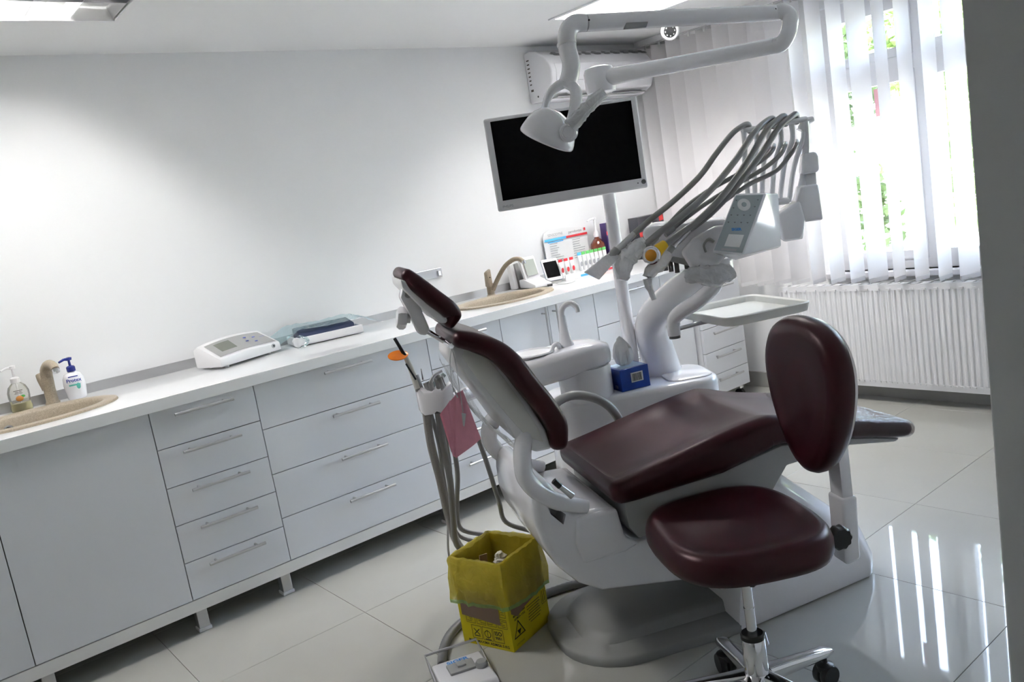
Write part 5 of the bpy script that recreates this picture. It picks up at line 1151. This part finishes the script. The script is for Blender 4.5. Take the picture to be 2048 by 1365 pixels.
for k in range(5):
    a_ = a0+2*PI*k/5; d = Vector((math.cos(a_), math.sin(a_), 0)); q = Vector((-d.y, d.x, 0))
    R = []
    for r_, z_, w_, h_ in ((.03, .112, .022, .020), (.10, .104, .019, .017), (.18, .094, .018, .014), (.225, .090, .019, .012), (.25, .086, .012, .007)):
        R.append([hub+d*r_+zN*z_+q*x+zN*y for x, y in rrect(w_, h_, .010, 3, 1)])
    arm = MB().rings(R).build('base_arm', chrome, st, ang=50)
    ce = hub+d*.225
    for sg in (-1, 1):
        MB().lathe([(.026, -.009), (.0285, -.006), (.0285, .006), (.026, .009)], ce+q*.013*sg+zN*.0285, 20, axis=q).build('castor_wheel', black, st)
    MB().lathe([(.012, .03), (.022, .04), (.022, .056), (.008, .062), (.007, .078)], ce, 16).build('castor_hood', black, st)

# ================================================================== OUTSIDE
gm = mat('pale_pavement', (.62, .60, .56), .9, var=.1, vscale=3)
tag(MB().bb(WX+.3, 16, -12, 8, -.40, -.35).build('pavement', gm, smooth=False), 'pale sunlit pavement outside the window', 'pavement')['kind'] = 'structure'
lw = mat('pale_render', (.75, .73, .70), .9, var=.05)
tag(MB().bb(9.6, 9.75, -10, 4, -.35, .55).bb(9.55, 9.80, -10, 4, .55, .60).build('garden_wall', lw, smooth=False), 'low pale garden wall outside the window', 'wall')
leafm = []
for nme, c in (('leaf_mid_green', (.12, .17, .06)), ('leaf_yellow_green', (.26, .29, .11)), ('leaf_dark_green', (.05, .075, .03))):
    mt = mat(nme, c, .45, var=.25, vscale=9); n = mt.node_tree.nodes; l = mt.node_tree.links
    tl = n.new('ShaderNodeBsdfTranslucent'); tl.inputs[0].default_value = (c[0]*1.6, c[1]*1.6, c[2], 1); mx2 = n.new('ShaderNodeMixShader'); mx2.inputs[0].default_value = .35
    l.new(n['Principled BSDF'].outputs[0], mx2.inputs[1]); l.new(tl.outputs[0], mx2.inputs[2]); l.new(mx2.outputs[0], n['Material Output'].inputs[0]); leafm.append(mt)
bark = mat('bark', (.10, .075, .05), .9, var=.3, bump=.4, bscale=30)
def tree(x, y, z0, h, r, n_, m_, label, seed):
    rq = random.Random(seed); t_ = thing('tree', label, 'tree', (x, y, z0), group='trees outside the window')
    MB().tube([(x, y, z0), (x+.05, y+.03, z0+h*.4), (x, y-.05, z0+h*.8)], [.10, .07, .03], 10, smooth=3).build('trunk', bark, t_)
    cl_ = [(x+rq.uniform(-.6, .6)*r, y+rq.uniform(-.9, .9)*r, z0+h*rq.uniform(.30, 1.05), r*rq.uniform(.3, .5)) for _ in range(16)]
    vs, fs = [], []
    for i in range(n_):
        c = rq.choice(cl_); th, ph = rq.uniform(0, 2*PI), math.acos(rq.uniform(-1, 1)); rr = c[3]*rq.uniform(.5, 1.05)**.5
        p = Vector((c[0]+rr*math.sin(ph)*math.cos(th), c[1]+rr*math.sin(ph)*math.sin(th), c[2]+rr*math.cos(ph)))
        a_ = Vector((rq.gauss(0, 1), rq.gauss(0, 1), rq.gauss(0, .7))).normalized(); b_ = a_.cross(Vector((rq.gauss(0, 1), rq.gauss(0, 1), rq.gauss(0, 1)))).normalized(); s_ = rq.uniform(.05, .085)
        o = len(vs); vs += [p-a_*s_, p+b_*s_*.45, p+a_*s_, p-b_*s_*.45]; fs.append((o, o+1, o+2, o+3))
    MB().add(vs, fs).build('foliage', m_, t_, smooth=False, kind='stuff')
tree(7.9, -.7, -.35, 2.7, 1.0, 5200, leafm[0], 'mid green leafy tree outside the window', 1)
tree(8.6, -3.3, -.35, 2.7, 1.1, 4200, leafm[1], 'yellow green leafy tree outside the window', 2)
tree(8.2, 1.9, -.35, 2.7, 1.0, 5200, leafm[2], 'dark green leafy tree outside the window', 3)
tree(10.6, .3, -.35, 3.1, 1.2, 5200, leafm[1], 'tall pale green tree behind the dark one outside', 4)
tree(11.2, -3.0, -.35, 3.1, 1.2, 4200, leafm[0], 'broad mid green tree outside past the doorway wall', 5)
tree(10.8, 3.4, -.35, 3.1, 1.2, 4200, leafm[2], 'dark tree at the end of the garden wall', 6)
pn = MB().bb(fx0+.027, fx0+.029, -1.50, -1.42, 1.50, 1.64).build('note', mat('pink_note', (.85, .45, .50), .7), smooth=False)
tag(pn, 'pink paper note stuck on the window pane', 'note')
